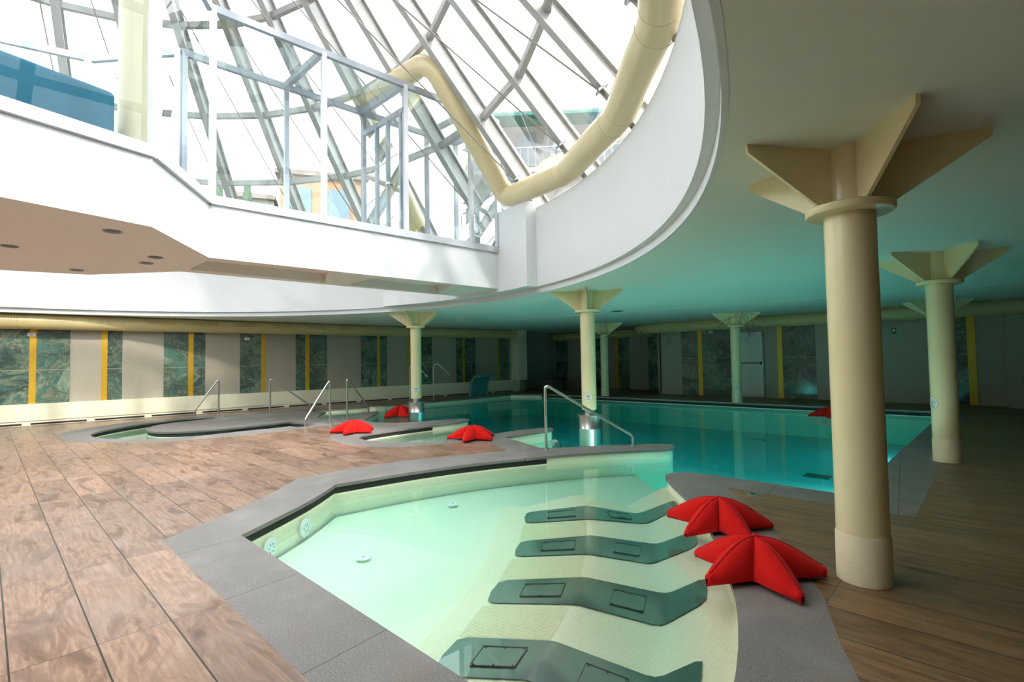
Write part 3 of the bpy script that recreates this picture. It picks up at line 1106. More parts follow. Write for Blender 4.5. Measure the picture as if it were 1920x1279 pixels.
# ------------------------------------------------------------------ star cushions
def star(x, y, z, ang, lab, R=.40, H=.235, tag=False, wob=0):
    th = thing('star_cushion', lab, 'cushion', (x, y, z), group='red starfish cushions')
    rc = .36 * R
    body = MB()
    nu, nv = 20, 12
    us = [i / nu for i in range(nu + 1)] + [1.015, 1.04, 1.06, 1.068]
    sw = rad(36)
    rnd = random.Random(int(abs(x * 100)) + wob)
    seams = []
    for k in range(5):
        a = rad(ang + 72 * k) + rnd.uniform(-.06, .06)
        Rk = R * rnd.uniform(.95, 1.05)
        drop = rnd.uniform(-.01, .015)
        u_ = Vector((cos(a), sin(a), 0))
        w_ = Vector((-sin(a), cos(a), 0))
        a0 = rad(ang + 72 * k)
        top, bot, ridge = [], [], []
        for u in us:
            r = u * Rk
            if u <= 1:
                zr = (H - .0) * cos(min(u, 1) * pi / 2) ** 1.05 + .064 * u ** 1.5
            else:
                zr = .034 + .030 * math.sqrt(max(0.0, 1 - ((u - 1) / .07) ** 2))
            if r <= rc:
                hw = r * math.tan(sw)
                zv = (H - .03) * max(0, 1 - (r / rc) ** 1.3) ** .8 + .03
            else:
                s = (r - rc) / (Rk - rc)
                base = rc * math.tan(sw)
                hw = base * (1 - min(s, 1)) ** .9 * (1 + .4 * s) + .027 * min(1, s * 1.2)
                if u > .93:
                    hw = max(hw, .030)
                if u > 1:
                    hw *= math.sqrt(max(0.0, 1 - ((u - 1) / .07) ** 2))
                zv = .03 + 0.005 * s
            zr = max(zr, zv + .002)
            rt, rb = [], []
            for j in range(nv + 1):
                v = -1 + 2 * j / nv
                vv = math.copysign(abs(sin(v * pi / 2)), v) if r > rc else v
                p = u_ * r + w_ * (hw * vv)
                if r <= rc:
                    # keep sector borders shared between neighbours
                    if abs(v) == 1:
                        ab = a0 + math.copysign(sw, v)
                        p = Vector((cos(ab), sin(ab), 0)) * (us[us.index(u)] * R / cos(sw))
                prof_ = math.sqrt(max(0, 1 - vv * vv)) if r > rc else (1 - abs(v) ** 2.2) ** .6
                zz = zv + (zr - zv) * prof_
                rt.append(Vector((x, y, z + zz + drop * u)) + p)
                rb.append(Vector((x, y, z + .004 + .026 * (abs(vv) ** 2) * (1 if r > rc else .6) * (1 if u < 1 else 1))) + p)
            top.append(rt)
            bot.append(rb)
            ridge.append(Vector((x, y, z + zr + .001 + drop * u)) + u_ * r)
        body.grid(top, flip=False)
        body.grid(bot, flip=True)
        for side in (0, nv):
            tt = [r_[side] for r_ in top]
            bb = [r_[side] for r_ in bot]
            body.grid([tt, bb], flip=(side == 0))
        seams.append(ridge)
    b = body.build('cushion_body', 'red_fabric', parent=th, smooth='full')
    bmx = bmesh.new()
    bmx.from_mesh(b.data)
    bmesh.ops.remove_doubles(bmx, verts=bmx.verts, dist=.002)
    bmesh.ops.recalc_face_normals(bmx, faces=bmx.faces)
    bmx.to_mesh(b.data)
    bmx.free()
    b.data.shade_smooth()
    for rg in seams:
        MB().tube(rg[:nu + 1], .0045, 6).build('seam', 'red_seam', parent=th, smooth=True)
    if tag:
        a = rad(ang - 9)
        c = Vector((x + .22 * cos(a), y + .22 * sin(a), z + .150))
        tb = MB().box(c, (.05, .006, .022), a + .3)
        tg = tb.build('label_tag', 'black', parent=th)
        MB().box(c + Vector((0, 0, .0)), (.022, .008, .008), a + .3).build('tag_mark', 'sign_white', parent=tg)
    return th


star(-1.10, 3.30, 0.002, 32, 'nearest red starfish cushion, on the coping beside the big column', R=.385)
star(-1.60, 4.02, 0.002, 40, 'red starfish cushion with a black tag, just behind the nearest one', tag=True, R=.385)
star(-8.95, 4.95, 0.002, 20, 'red starfish cushion on the deck left of the small whirlpool bay')
star(-6.50, 5.82, 0.002, 8, 'red starfish cushion on the coping right of the small whirlpool bay')
star(-11.55, 7.75, WATER + .002, -85, 'red starfish cushion against the left steel drum at the water', R=.47, H=.29)
star(-2.75, 13.8, WATER + .002, 200, 'dark red starfish cushion at the far pool edge, half behind the big column', R=.45)

# ------------------------------------------------------------------ room shell
wl = MB()
WLA, WLB = Vector((-17.5, -9.5)), Vector((-14.85, 16.1))


def wall_pt(y, off=0.0):
    tt = (y - WLA.y) / (WLB.y - WLA.y)
    p = WLA.lerp(WLB, tt)
    dd = (WLB - WLA).normalized()
    return p + Vector((dd.y, -dd.x)) * off


dl = (WLB - WLA).normalized()
a, b = wall_pt(-9.5), wall_pt(16.1)
wl.prism([tuple(a), tuple(b), tuple(wall_pt(16.1, -.2)), tuple(wall_pt(-9.5, -.2))], -.05, CEIL + .3)
wall_left = wl.build('wall_left', 'beige_stone', props=struct('left wall of beige stone with green marble bays', 'wall'))


def slab_left(y0, y1, mat, name, t0, z0=.5, z1=2.33):
    p = [tuple(wall_pt(y0, 0)), tuple(wall_pt(y1, 0)), tuple(wall_pt(y1, t0)), tuple(wall_pt(y0, t0))]
    return MB().prism(p, z0, z1).build(name, mat, parent=wall_left)


M, G = 'marble', 'gold'
LEFT = [(-3.2, -2.2, M), (-2.2, -2.05, G), (-2.05, -1.6, M), (-.5, .75, M), (.75, .87, G), (.87, 1.47, M), (2.06, 2.18, G), (2.18, 2.48, M), (3.36, 3.92, M), (3.92, 4.04, G),
        (4.04, 4.32, M), (5.2, 5.77, M), (5.77, 5.88, G), (6.77, 7.05, M), (7.05, 7.18, G), (7.18, 7.74, M), (8.9, 9.48, M),
        (9.48, 9.59, G), (9.59, 9.86, M), (10.7, 10.85, G), (10.85, 11.69, M), (12.79, 13.08, M), (13.08, 13.18, G), (13.18, 13.72, M),
        (14.85, 14.95, G), (14.95, 15.5, M)]
for y0, y1, k in LEFT:
    slab_left(y0, y1, k, 'marble_panel' if k == M else 'gold_strip', .012 if k == M else .018)
# small number plates
for y, z, lab in ((.78, 2.13, 'small white plate on the gold strip at the left end of the wall'), (5.38, 2.10, 'small white plate high on the middle marble bay of the left wall')):
    c = wall_pt(y, .025)
    th = thing('wall_plate', lab, 'sign', (c.x, c.y, z))
    az = math.atan2(dl.y, dl.x)
    MB().box((c.x, c.y, z), (.13, .012, .07), az).build('plate', 'sign_white', parent=th)
    c2 = wall_pt(y, .033)
    MB().box((c2.x, c2.y, z), (.08, .004, .028), az).build('print', 'frame_grey', parent=th)

# cream ventilation plinth along the left wall
pl_o = MB()
pl_o.prism([tuple(wall_pt(-9.4, .005)), tuple(wall_pt(16.0, .005)), tuple(wall_pt(16.0, .10)), tuple(wall_pt(-9.4, .10))], .11, .50)
base = pl_o.build('baseboard_left', 'bench_cream', props=struct('cream panelled plinth along the left wall', 'baseboard'))
MB().prism([tuple(wall_pt(-9.4, .004)), tuple(wall_pt(16.0, .004)), tuple(wall_pt(16.0, .075)), tuple(wall_pt(-9.4, .075))], 0, .11).build('plinth_foot', 'bench_cream', parent=base)
yy = .80 - 1.15 * 8
while yy < 15.5:
    mb = MB().prism([tuple(wall_pt(yy, .06)), tuple(wall_pt(yy + 1.0, .06)), tuple(wall_pt(yy + 1.0, .079)), tuple(wall_pt(yy, .079))], .012, .055)
    mb.build('vent_slot', 'dark_gap', parent=base)
    yy += 1.15
yy = 2.65 - 1.8 * 6
while yy < 15.5:
    MB().prism([tuple(wall_pt(yy, .09)), tuple(wall_pt(yy + .006, .09)), tuple(wall_pt(yy + .006, .1015)), tuple(wall_pt(yy, .1015))], .11, .50).build('panel_joint', 'cream_rough', parent=base)
    yy += 1.8

# far wall: front part with the door, recess on its left
wf = MB()
wf.prism([(-8.95, 17.4), (6.5, 17.4), (6.5, 17.6), (-8.95, 17.6)], -.05, CEIL + .3)
wall_far = wf.build('wall_far', 'beige_stone', props=struct('far wall of beige stone with marble bays', 'wall'))
MB().prism([(-9.0, 17.4), (-8.9, 17.4), (-8.9, 19.45), (-9.0, 19.45)], -.05, CEIL + .3).build('wall_side', 'beige_stone', parent=wall_far)
MB().prism([(0.28, 16.9), (6.5, 16.9), (6.5, 17.41), (0.28, 17.41)], -.05, CEIL + .3).build('wall_pier', 'beige_stone', parent=wall_far)


def slab_far(x0, x1, mat, y=17.4, t0=.012, z0=0.0, z1=2.33, par=None):
    return MB().prism([(x0, y - t0), (x1, y - t0), (x1, y), (x0, y)], z0, z1).build('marble_panel' if mat == M else 'gold_strip', mat, parent=par or wall_far)


for x0, x1, k in ((-8.09, -7.48, M), (-7.48, -7.33, G), (-7.33, -6.13, M), (-4.9, -4.76, G), (-4.76, -3.84, M), (-.85, -.43, M), (-.43, -.27, G)):
    slab_far(x0, x1, k, t0=.012 if k == M else .018)
wr = MB().prism([(-15.6, 19.4), (-8.9, 19.4), (-8.9, 19.6), (-15.6, 19.6)], -.05, CEIL + .3)
wall_recess = wr.build('wall_recess', 'beige_stone', props=struct('dark recessed stretch of the far wall left of the pier', 'wall'))
for x0, x1, k in ((-15.5, -14.75, M), (-13.85, -12.9, M), (-12.1, -11.95, G), (-11.95, -11.4, M), (-10.5, -10.1, M)):
    slab_far(x0, x1, k, 19.4, .012 if k == M else .018, par=wall_recess)
MB().prism([(-15.8, 16.1), (-15.6, 16.1), (-15.6, 19.6), (-15.8, 19.6)], -.05, CEIL + .3).add([], []).build('wall_jog', 'beige_stone', parent=wall_left)
MB().prism([(-15.8, 16.1), (-14.66, 16.1), (-14.66, 16.3), (-15.8, 16.3)], -.05, CEIL + .3).build('wall_return', 'beige_stone', parent=wall_left)
MB().prism([(-15.2, 15.62), (-14.45, 15.62), (-14.45, 16.12), (-15.2, 16.12)], .5, CEIL).build('wall_pilaster', 'bench_cream', parent=wall_left)
MB().prism([(-17.8, -9.7), (6.7, -9.7), (6.7, -9.5), (-17.8, -9.5)], -.05, CEIL + .3).build('wall_back', 'beige_stone', props=struct())
MB().prism([(6.5, -9.7), (6.7, -9.7), (6.7, 17.6), (6.5, 17.6)], -.05, CEIL + .3).build('wall_right', 'beige_stone', props=struct())

fb = MB()
fb.box((-5.5, 5, -1.95), (26, 31.5, .3))
for c_, s_ in (((-18.4, 5, -.8), (.2, 31.5, 2.2)), ((7.4, 5, -.8), (.2, 31.5, 2.2)), ((-5.5, -10.65, -.8), (26, .2, 2.2)), ((-5.5, 20.65, -.8), (26, .2, 2.2))):
    fb.box(c_, s_)
for p_ in ([(-18.5, -10.7), (-18.5, 20.7), (-15.65, 20.7), (-15.65, 16.2), (-15.02, 16.2), (-17.6, -9.6), (-17.6, -10.7)],
           [(-17.6, -10.7), (-17.6, -9.55), (6.55, -9.55), (6.55, -10.7)], [(6.55, -10.7), (7.5, -10.7), (7.5, 20.7), (6.55, 20.7)],
           [(-15.7, 19.45), (-15.7, 20.7), (6.6, 20.7), (6.6, 17.45), (-8.92, 17.45), (-8.92, 19.45)]):
    fb.prism(p_, -.3, -.02)
fb.build('light_block_base', 'terrace_stone', props=struct())  # unseen box added to keep sky light from leaking in below the floor

# exit door
dr = thing('door_1', 'white fire exit door with push bar in the far wall', 'door', (-5.72, 17.4, 0), kind='structure')
MB().box((-5.72, 17.385, 1.07), (.76, .03, 2.12)).build('leaf', 'door_paint', parent=dr)
MB().box((-5.72, 17.375, 2.15), (.84, .05, .04)).box((-6.12, 17.375, 1.08), (.04, .05, 2.16)).box((-5.32, 17.375, 1.08), (.04, .05, 2.16)).build('door_frame', 'frame_grey', parent=dr)
MB().tube([(-6.04, 17.32, 1.12), (-5.40, 17.32, 1.12)], .014, 10).build('push_bar', 'black', parent=dr)
MB().box((-6.05, 17.345, 1.12), (.05, .06, .09)).box((-5.39, 17.345, 1.12), (.05, .06, .09)).build('bar_bracket', 'black', parent=dr)
th = thing('wall_plate', 'small white plate on the marble bay left of the exit door', 'sign', (-7.0, 17.38, 2.2))
MB().box((-7.0, 17.38, 2.2), (.12, .012, .08)).build('plate', 'sign_white', parent=th)
MB().box((-7.0, 17.373, 2.2), (.07, .004, .03)).build('print', 'frame_grey', parent=th)
th = thing('wall_socket', 'small dark socket on the far wall right of the big column', 'socket', (-1.9, 17.39, 2.0))
MB().box((-1.92, 17.385, 1.98), (.10, .03, .16)).build('box', 'grate', parent=th)
MB().box((-1.92, 17.367, 1.99), (.05, .006, .08)).build('insert', 'sign_white', parent=th)

# ottomans in the far left corner
for x, y, lab in ((-14.35, 17.5, 'low dark ottoman at the left wall end, left one'), (-13.2, 18.3, 'low dark ottoman in the recess corner, right one')):
    th = thing('ottoman', lab, 'ottoman', (x, y, 0), group='low dark ottomans')
    mb = MB().box((x, y, .17), (.9, .8, .30)).build('base', 'ottoman_fabric', parent=th)
    mb2 = MB().box((x, y, .37), (.94, .84, .10))
    ob = mb2.build('seat_pad', 'ottoman_fabric', parent=th)
    bv = ob.modifiers.new('bevel', 'BEVEL')
    bv.width, bv.segments = .04, 3

# ---- ceiling with the round opening
circ = [pol(R_LIP, 360 * k / 160) for k in range(160)]
roomc = [(-17.8, -9.7), (6.7, -9.7), (6.7, 19.6), (-15.8, 19.6), (-15.8, 16.1), (-15.05, 16.1)]
cv, cf = cdt([roomc, circ])
mb = pick(cv, cf, lambda p: inside(p, roomc) and not inside(p, circ), CEIL, flip=True)
top = pick(cv, cf, lambda p: inside(p, roomc) and not inside(p, circ), CEIL + .25)
mb.add(top.v, top.f)
mb.build('ceiling', 'ceiling_paint', props=struct('flat ceiling around the round light well', 'ceiling'))


def ring(prof_, n=160, az0=0.0, az1=360.0):
    mb = MB()
    full = abs(az1 - az0 - 360) < 1e-6
    rows = []
    for k in range(n + 1):
        az = az0 + (az1 - az0) * k / n
        rows.append([Vector(pol(r, az, z)) for r, z in prof_])
    mb.grid(rows)
    if not full:
        for rr, fl in ((rows[0], False), (rows[-1], True)):
            k = len(mb.v)
            mb.v += rr
            f = tuple(range(k, k + len(rr)))
            mb.f.append(f[::-1] if fl else f)
    return mb


OPEN0, OPEN1 = 81.4, 103.0
trim = ring([(R_LIP + .03, CEIL - .002), (R_LIP - .004, CEIL - .002), (R_LIP - .004, 2.715), (R_DRUM, 2.715)])
trim.build('trim_1', 'plaster', smooth=True, props=struct('white stepped lip around the round opening', 'trim'))
dw = ring([(R_DRUM, 2.715), (R_DRUM, DRUM_TOP), (R_DRUM + .35, DRUM_TOP), (R_DRUM + .35, 2.85)], 150, OPEN1, 360 + OPEN0)
drum = dw.build('wall_rotunda', 'plaster', smooth=True, props=struct('white curved wall of the light well', 'wall'))
ring([(R_DRUM, 2.715), (R_DRUM, 3.5), (R_DRUM + .35, 3.5), (R_DRUM + .35, 2.85)], 10, OPEN0, OPEN1).build('low_wall', 'plaster', parent=drum, smooth=True)
ring([(7.46, 2.715), (7.46, DRUM_TOP + .12), (R_DRUM + .02, DRUM_TOP + .12), (R_DRUM + .02, 2.715), (7.46, 2.715)], 8, 74.4, OPEN0).build('wall_pier', 'plaster', parent=drum, smooth=True)
ring([(7.46, 2.715), (7.46, 3.5), (R_DRUM + .02, 3.5), (R_DRUM + .02, 2.715), (7.46, 2.715)], 12, OPEN0, 110).build('wall_pier', 'plaster', parent=drum, smooth=True)
# thin white seam on the ceiling
MB().beam((-11.5, 11.45, CEIL - .003), (2.5, 13.6, CEIL - .003), .03, .006).build('trim_2', 'sign_white', props=struct('thin white seam across the far ceiling', 'trim'))
th = thing('ceiling_vent', 'small dark vent in the ceiling right of the centre drum column', 'vent', (-7.2, 11.68, CEIL))
MB().lathe([(.16, -.012), (.16, 0)], (-7.2, 11.68, CEIL), 24).build('rim', 'frame_grey', parent=th)
MB().lathe([(.12, -.018), (.12, -.012)], (-7.2, 11.68, CEIL), 24).build('grille', 'lamp_dark', parent=th)


# ------------------------------------------------------------------ ducts
def frame_on(p, d):
    return p


# left wall duct, local Y along the wall
dth = thing('air_duct', 'cream perforated round duct running under the ceiling along the left wall', 'duct', (0, 0, 0))
c0 = wall_pt(-9.4, .24)
c1 = wall_pt(15.8, .24)
seg = MB().tube([(c0.x, c0.y, 2.425), (c1.x, c1.y, 2.425)], .178, 32).build('duct_pipe', 'duct_perforated', parent=dth, smooth=True)
yy = .76 - .99 * 10
while yy < 15.6:
    c = wall_pt(yy, .24)
    e = c + dl * .022
    MB().tube([(c.x, c.y, 2.425), (e.x, e.y, 2.425)], .184, 32).build('duct_clamp', 'duct_paint', parent=dth, smooth=True)
    yy += .99
# far duct
fth = thing('air_duct', 'cream round duct under the ceiling along the far wall above the exit door', 'duct', (0, 0, 0))
pts = [(-9.75, 17.55, 2.425), (-9.72, 17.25, 2.425), (-9.55, 17.08, 2.425), (-9.3, 17.04, 2.425), (6.3, 17.04 - .2, 2.425)]
MB().tube([(-9.75, 19.3, 2.425)] + pts[:1] + pts[1:], .19, 28).build('duct_pipe', 'duct_perforated', parent=fth, smooth=True)
xx = -8.6
while xx < 6:
    MB().tube([(xx, 17.03 - (xx + 9.3) * .0128, 2.425), (xx + .02, 17.03 - (xx + 9.3) * .0128, 2.425)], .196, 28).build('duct_clamp', 'duct_paint', parent=fth, smooth=True)
    xx += 1.05
gth = thing('air_duct', 'cream round duct under the ceiling along the recessed far wall', 'duct', (0, 0, 0))
MB().tube([(-15.3, 19.1, 2.40), (-10.0, 19.1, 2.40)], .18, 28).build('duct_pipe', 'duct_perforated', parent=gth, smooth=True)
for xx in (-14.5, -13.5, -12.5, -11.5, -10.6):
    MB().tube([(xx, 19.1, 2.40), (xx + .02, 19.1, 2.40)], .186, 28).build('duct_clamp', 'duct_paint', parent=gth, smooth=True)

# ring duct at the top of the light well with its bridge over the glass corridor
DZ, DR, DRAD = 4.44, 7.58, .205
rth = thing('ring_duct', 'thick cream duct curving round the top of the light well and over the corridor', 'duct', (0, 0, 0))
az = 79.0
knots = [az - 14.3 * k for k in range(0, 16)]
P1 = Vector(pol(DR - .10, 79.4, DZ + .10))
P2 = Vector((-6.90, 5.30, 6.60))
P3 = Vector((-9.45, 5.45, 6.85))
P4 = Vector(pol(DR - .1, 101.5, DZ + .1))


def corner(a, b, c, r=.28, n=6):
    d1 = (a - b).normalized()
    d2 = (c - b).normalized()
    p0, p2 = b + d1 * r, b + d2 * r
    return [p0 * (1 - t_) ** 2 + b * 2 * t_ * (1 - t_) + p2 * t_ * t_ for t_ in [i / n for i in range(n + 1)]]


K = [Vector(pol(DR, a_, DZ)) for a_ in knots]
path = []
for i in range(1, len(K) - 1):
    path += corner(K[i - 1], K[i], K[i + 1], .16, 4)
ringp = [K[-1]] + path[::-1] + corner(K[1], P1, P2, .24, 8)
mb = MB().tube(ringp, DRAD, 32)
mb.build('duct_pipe', 'duct_paint', parent=rth, smooth=True, props={'label': 'curved lower run of the cream duct'})
arch = corner(K[1], P1, P2, .24, 8)[-1:] + corner(P1, P2, P3, .34, 10) + corner(P2, P3, P4, .34, 10) + [P4]
MB().tube(arch, DRAD * .93, 32).build('duct_bridge', 'duct_paint', parent=rth, smooth=True, props={'label': 'raised run of the cream duct over the corridor'})
kn2 = [101.5 + 14.3 * k for k in range(8)]
MB().tube([Vector(pol(DR - .1, a_, DZ + .1)) for a_ in kn2], DRAD, 28).build('duct_pipe', 'duct_paint', parent=rth, smooth=True)
for i in range(1, len(K) - 1):
    for s in (-1, 1):
        dd = (K[i + s] - K[i]).normalized()
        c = K[i] + dd * .16
        MB().tube([c, c + dd * .012], DRAD + .004, 32).build('duct_joint', 'duct_paint', parent=rth, smooth=True)
for tt in (.13, .50, .86):
    c = P1.lerp(P2, tt)
    dd = (P2 - P1).normalized()
    MB().tube([c, c + dd * .012], DRAD * .93 + .004, 32).build('duct_joint', 'duct_paint', parent=rth, smooth=True)

# ------------------------------------------------------------------ mezzanine with glass walls
A_ = [(-7.50, 2.05), (-7.10, 7.25), (-8.50, 7.25), (-8.90, 2.05), (-10.10, 1.11), (-10.52, -.3), (-10.1, -1.75), (-8.9, -2.62), (-7.5, -2.62), (-6.20, -1.75),
      (-5.84, -.30), (-6.20, 1.17)]
RC1 = [(-7.62, 2.10), (-7.50, 3.72), (-8.50, 4.15), (-8.62, 2.10)]
RC2 = [(-7.47, 4.55), (-7.36, 6.10), (-8.42, 6.60), (-8.48, 4.60)]
mv, mf = cdt([A_, RC1, RC2])
mz = pick(mv, mf, lambda p: inside(p, A_) and not inside(p, RC1) and not inside(p, RC2), 2.78, flip=True)
for rc_ in (RC1, RC2):
    n = len(rc_)
    for i in range(n):
        a, b = rc_[i], rc_[(i + 1) % n]
        mz.add([(*a, 2.78), (*b, 2.78), (*b, 2.93), (*a, 2.93)], [(0, 3, 2, 1)])
    mz.add([(*p, 2.93) for p in rc_], [tuple(range(n))[::-1]])
mez = mz.build('mezzanine_soffit', 'soffit_paint', props=struct('flat underside of the white glazed gallery', 'soffit'))
fa = MB()
n = len(A_)
for i in range(n):
    a, b = A_[i], A_[(i + 1) % n]
    fa.add([(*a, 2.78), (*b, 2.78), (*b, 3.5), (*a, 3.5)], [(0, 3, 2, 1)])
fa.add([(*p, 3.5) for p in A_], [tuple(range(n))[::-1]])
fa.add([(*p, 2.95) for p in A_], [tuple(range(n))])
fa.build('gallery_fascia', 'plaster', parent=mez)

# recessed spotlights in the soffit
for (x, y), lab in (((-6.67, .92), 'recessed round spotlight in the soffit nearest the faceted corner'), ((-8.26, .19), 'recessed round spotlight in the soffit at the left picture edge'),
                    ((-7.91, 1.54), 'recessed round spotlight in the soffit, upper of the close pair'), ((-8.44, 1.54), 'recessed round spotlight in the soffit, lower of the close pair'),
                    ((-9.69, .93), 'recessed round spotlight at the back edge of the soffit')):
    th = thing('recessed_spotlight', lab, 'spotlight', (x, y, 2.78), group='spotlights in the gallery soffit')
    MB().lathe([(.085, -.01), (.085, 0)], (x, y, 2.78), 24).build('rim', 'frame_grey', parent=th)
    MB().lathe([(.066, -.013), (.066, -.009)], (x, y, 2.78), 24).build('lens', 'lamp_dark', parent=th)

# sill bars, posts and panes: each glazed bay is a window
SZ0, SZ1, GT = 3.5, 3.62, 6.2
win = 0


def bay(a, b, z0=SZ1, z1=GT, mat='green_glass', frame='frame_white', posts=(1, 1), top=True, w=.075, label=None):
    global win
    win += 1
    a3, b3 = Vector((*a, 0)), Vector((*b, 0))
    th = thing('window_%d' % win, label, 'window' if label else None, (*a, z0), kind='structure')
    d_ = (b3 - a3).normalized()
    MB().beam(a3 + Vector((0, 0, (SZ0 + SZ1) / 2)), b3 + Vector((0, 0, (SZ0 + SZ1) / 2)), .10, SZ1 - SZ0).build('sill', frame, parent=th)
    for f_, q in zip(posts, (a3 + d_ * w * .5, b3 - d_ * w * .5)):
        if f_:
            MB().beam(q + Vector((0, 0, z0)), q + Vector((0, 0, z1)), w, w, up=tuple(d_)).build('post', frame, parent=th)
    if top:
        MB().beam(a3 + Vector((0, 0, z1)), b3 + Vector((0, 0, z1)), .07, .10).build('head_rail', 'frame_grey', parent=th)
    MB().add([a3 + Vector((0, 0, z0)), b3 + Vector((0, 0, z0)), b3 + Vector((0, 0, z1)), a3 + Vector((0, 0, z1))], [(0, 1, 2, 3)]).build('pane', mat, parent=th)
    return th


def along(y, back=False):
    tt = (y - 2.05) / (7.25 - 2.05)
    return (-7.50 + .40 * tt - (1.4 if back else 0), y)


lab_f = ['glazed bay of the gallery corridor next to the faceted corner', 'second glazed bay of the gallery corridor', 'third glazed bay of the gallery corridor, behind the duct',
         'last glazed bay of the gallery corridor by the white wall']
ys = [2.05, 3.56, 4.99, 6.42, 7.15]
for i in range(4):
    bay(along(ys[i]), along(ys[i + 1]), label=lab_f[i], posts=(1, 1 if i == 3 else 0))
for i in range(4):
    bay(along(ys[i], True), along(ys[i + 1], True), label='rear ' + lab_f[i], posts=(1, 0), frame='frame_grey')
bay(along(7.18), along(7.18, True), frame='frame_white', label='glazed end door of the gallery corridor')
labs_p = {11: 'narrow angled glazed bay of the gallery between the two white posts', 10: 'large left glazed bay of the gallery in front of the teal sofa'}
for i in (11, 10, 9, 8, 7, 6, 5, 4, 3):
    a, b = A_[i], A_[(i + 1) % n]
    bay(a, b, label=labs_p.get(i), posts=(1, 0), top=True, w=.09)
# roof of the corridor
rf = thing('corridor_roof', 'flat glass roof of the gallery corridor with steel cross bars', 'glass roof', (-8.2, 2.05, GT))
rf['kind'] = 'structure'
for i in range(4):
    a, b, c, d_ = along(ys[i]), along(ys[i + 1]), along(ys[i + 1], True), along(ys[i], True)
    MB().add([(*a, GT + .02), (*b, GT + .02), (*c, GT + .02), (*d_, GT + .02)], [(0, 1, 2, 3)]).build('roof_pane', 'green_glass', parent=rf)
    MB().beam((*b, GT - .02), (*c, GT - .02), .08, .10).build('cross_bar', 'frame_grey', parent=rf)
# inner door frame across the corridor
idr = thing('corridor_door', 'grey framed glass door standing across the gallery corridor', 'door', (*along(4.99), 3.55))
f, bk = Vector((*along(5.0), 0)), Vector((*along(5.0, True), 0))
fr_ = MB()
for tt in (.06, .36, .62, .95):
    p = f.lerp(bk, tt)
    fr_.beam(p + Vector((0, 0, 3.55)), p + Vector((0, 0, 5.75)), .05, .07, up=(0, 1, 0))
fr_.beam(f + Vector((0, 0, 5.75)), bk + Vector((0, 0, 5.75)), .06, .09)
fr_.build('door_frame', 'frame_grey', parent=idr)
MB().add([f.lerp(bk, .06) + Vector((0, 0, 3.6)), bk + Vector((0, 0, 3.6)), bk + Vector((0, 0, 5.72)), f.lerp(bk, .06) + Vector((0, 0, 5.72))], [(0, 1, 2, 3)]).build('door_pane', 'green_glass', parent=idr)
p = f.lerp(bk, .36)
MB().box((p.x + .06, p.y - .05, 4.55), (.10, .03, .03)).build('door_handle', 'steel', parent=idr)

# sofa and inner column behind the left panes
sf = thing('sofa', 'teal blue sofa behind the left gallery glass', 'sofa', (-6.75, .3, 3.5))
du = Vector((A_[11][0] - A_[10][0], A_[11][1] - A_[10][1], 0)).normalized()
nu_ = Vector((-du.y, du.x, 0))
o = Vector((-6.80, .96, 3.5))


def sofa_box(s0, s1, t0, t1, z0, z1, name):
    c = o - du * ((s0 + s1) / 2) + nu_ * ((t0 + t1) / 2)
    ob = MB().box((c.x, c.y, 3.5 + (z0 + z1) / 2), (s1 - s0, t1 - t0, z1 - z0), math.atan2(du.y, du.x)).build(name, 'sofa_teal', parent=sf)
    bv = ob.modifiers.new('bevel', 'BEVEL')
    bv.width, bv.segments = .06, 3


sofa_box(0, 2.4, 0, .22, .05, .84, 'backrest')
sofa_box(0, 2.4, .22, .85, .05, .42, 'seat')
sofa_box(-.02, .2, .2, .85, .05, .6, 'armrest')
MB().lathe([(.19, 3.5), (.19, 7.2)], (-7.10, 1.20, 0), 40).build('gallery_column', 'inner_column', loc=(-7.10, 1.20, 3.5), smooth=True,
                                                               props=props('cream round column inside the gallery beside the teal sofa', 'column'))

# ------------------------------------------------------------------ conical skylight
APEX, BASEZ, BASER = 13.5, 4.30, 8.16
sky = thing('skylight', 'large conical glass roof on zinc grey rafters over the light well', 'skylight', (C0[0], C0[1], BASEZ), kind='structure')


def cone(z, az, off=0.0):
    r = BASER * (APEX - z) / (APEX - BASEZ)
    return Vector(pol(r + off, az, z))


NB = 28
azs = [75.4 + 360 / NB * k for k in range(NB)]
for k, az in enumerate(azs):
    a, b = cone(BASEZ, az), cone(12.9, az)
    rad_v = Vector((cos(rad(az)), sin(rad(az)), 0))
    inn = -(rad_v * .76 + Vector((0, 0, .65)))  # towards the inside of the cone
    mb = MB()
    for off, w, h in ((.03, .14, .02), (.18, .022, .30), (.33, .14, .02)):
        mb.beam(a + inn * off, b + inn * off, w, h, up=tuple(-inn))
    mb.build('rafter', 'rafter_zinc', parent=sky)
    a2 = azs[(k + 1) % NB]
    for z in (5.85, 7.0, 8.3, 9.7):
        MB().beam(cone(z, az) + inn * .16, cone(z, a2) + inn * .16, .09, .12).build('purlin', 'rafter_zinc', parent=sky)
    MB().add([cone(BASEZ, az), cone(BASEZ, a2), cone(12.95, a2), cone(12.95, az)], [(0, 1, 2, 3)]).build('roof_pane', 'clear_glass', parent=sky)
    am = az + 180 / NB
    MB().tube([cone(4.75, az) + inn * .3, Vector((C0[0], C0[1], 9.9))], .012, 6).build('tie_rod', 'rod_steel', parent=sky)
    br = MB()
    q = cone(4.95, az) + inn * .24
    br.beam(q, q + inn * .16, .14, .03, up=(0, 0, 1))
    br.build('foot_bracket', 'frame_grey', parent=sky)
ring([(R_DRUM + .02, BASEZ - .1), (BASER + .1, BASEZ - .1), (BASER + .1, BASEZ), (R_DRUM + .2, BASEZ), (R_DRUM + .02, BASEZ - .1)], 84, OPEN1, 360 + OPEN0).build('base_ring', 'rafter_zinc', parent=sky)

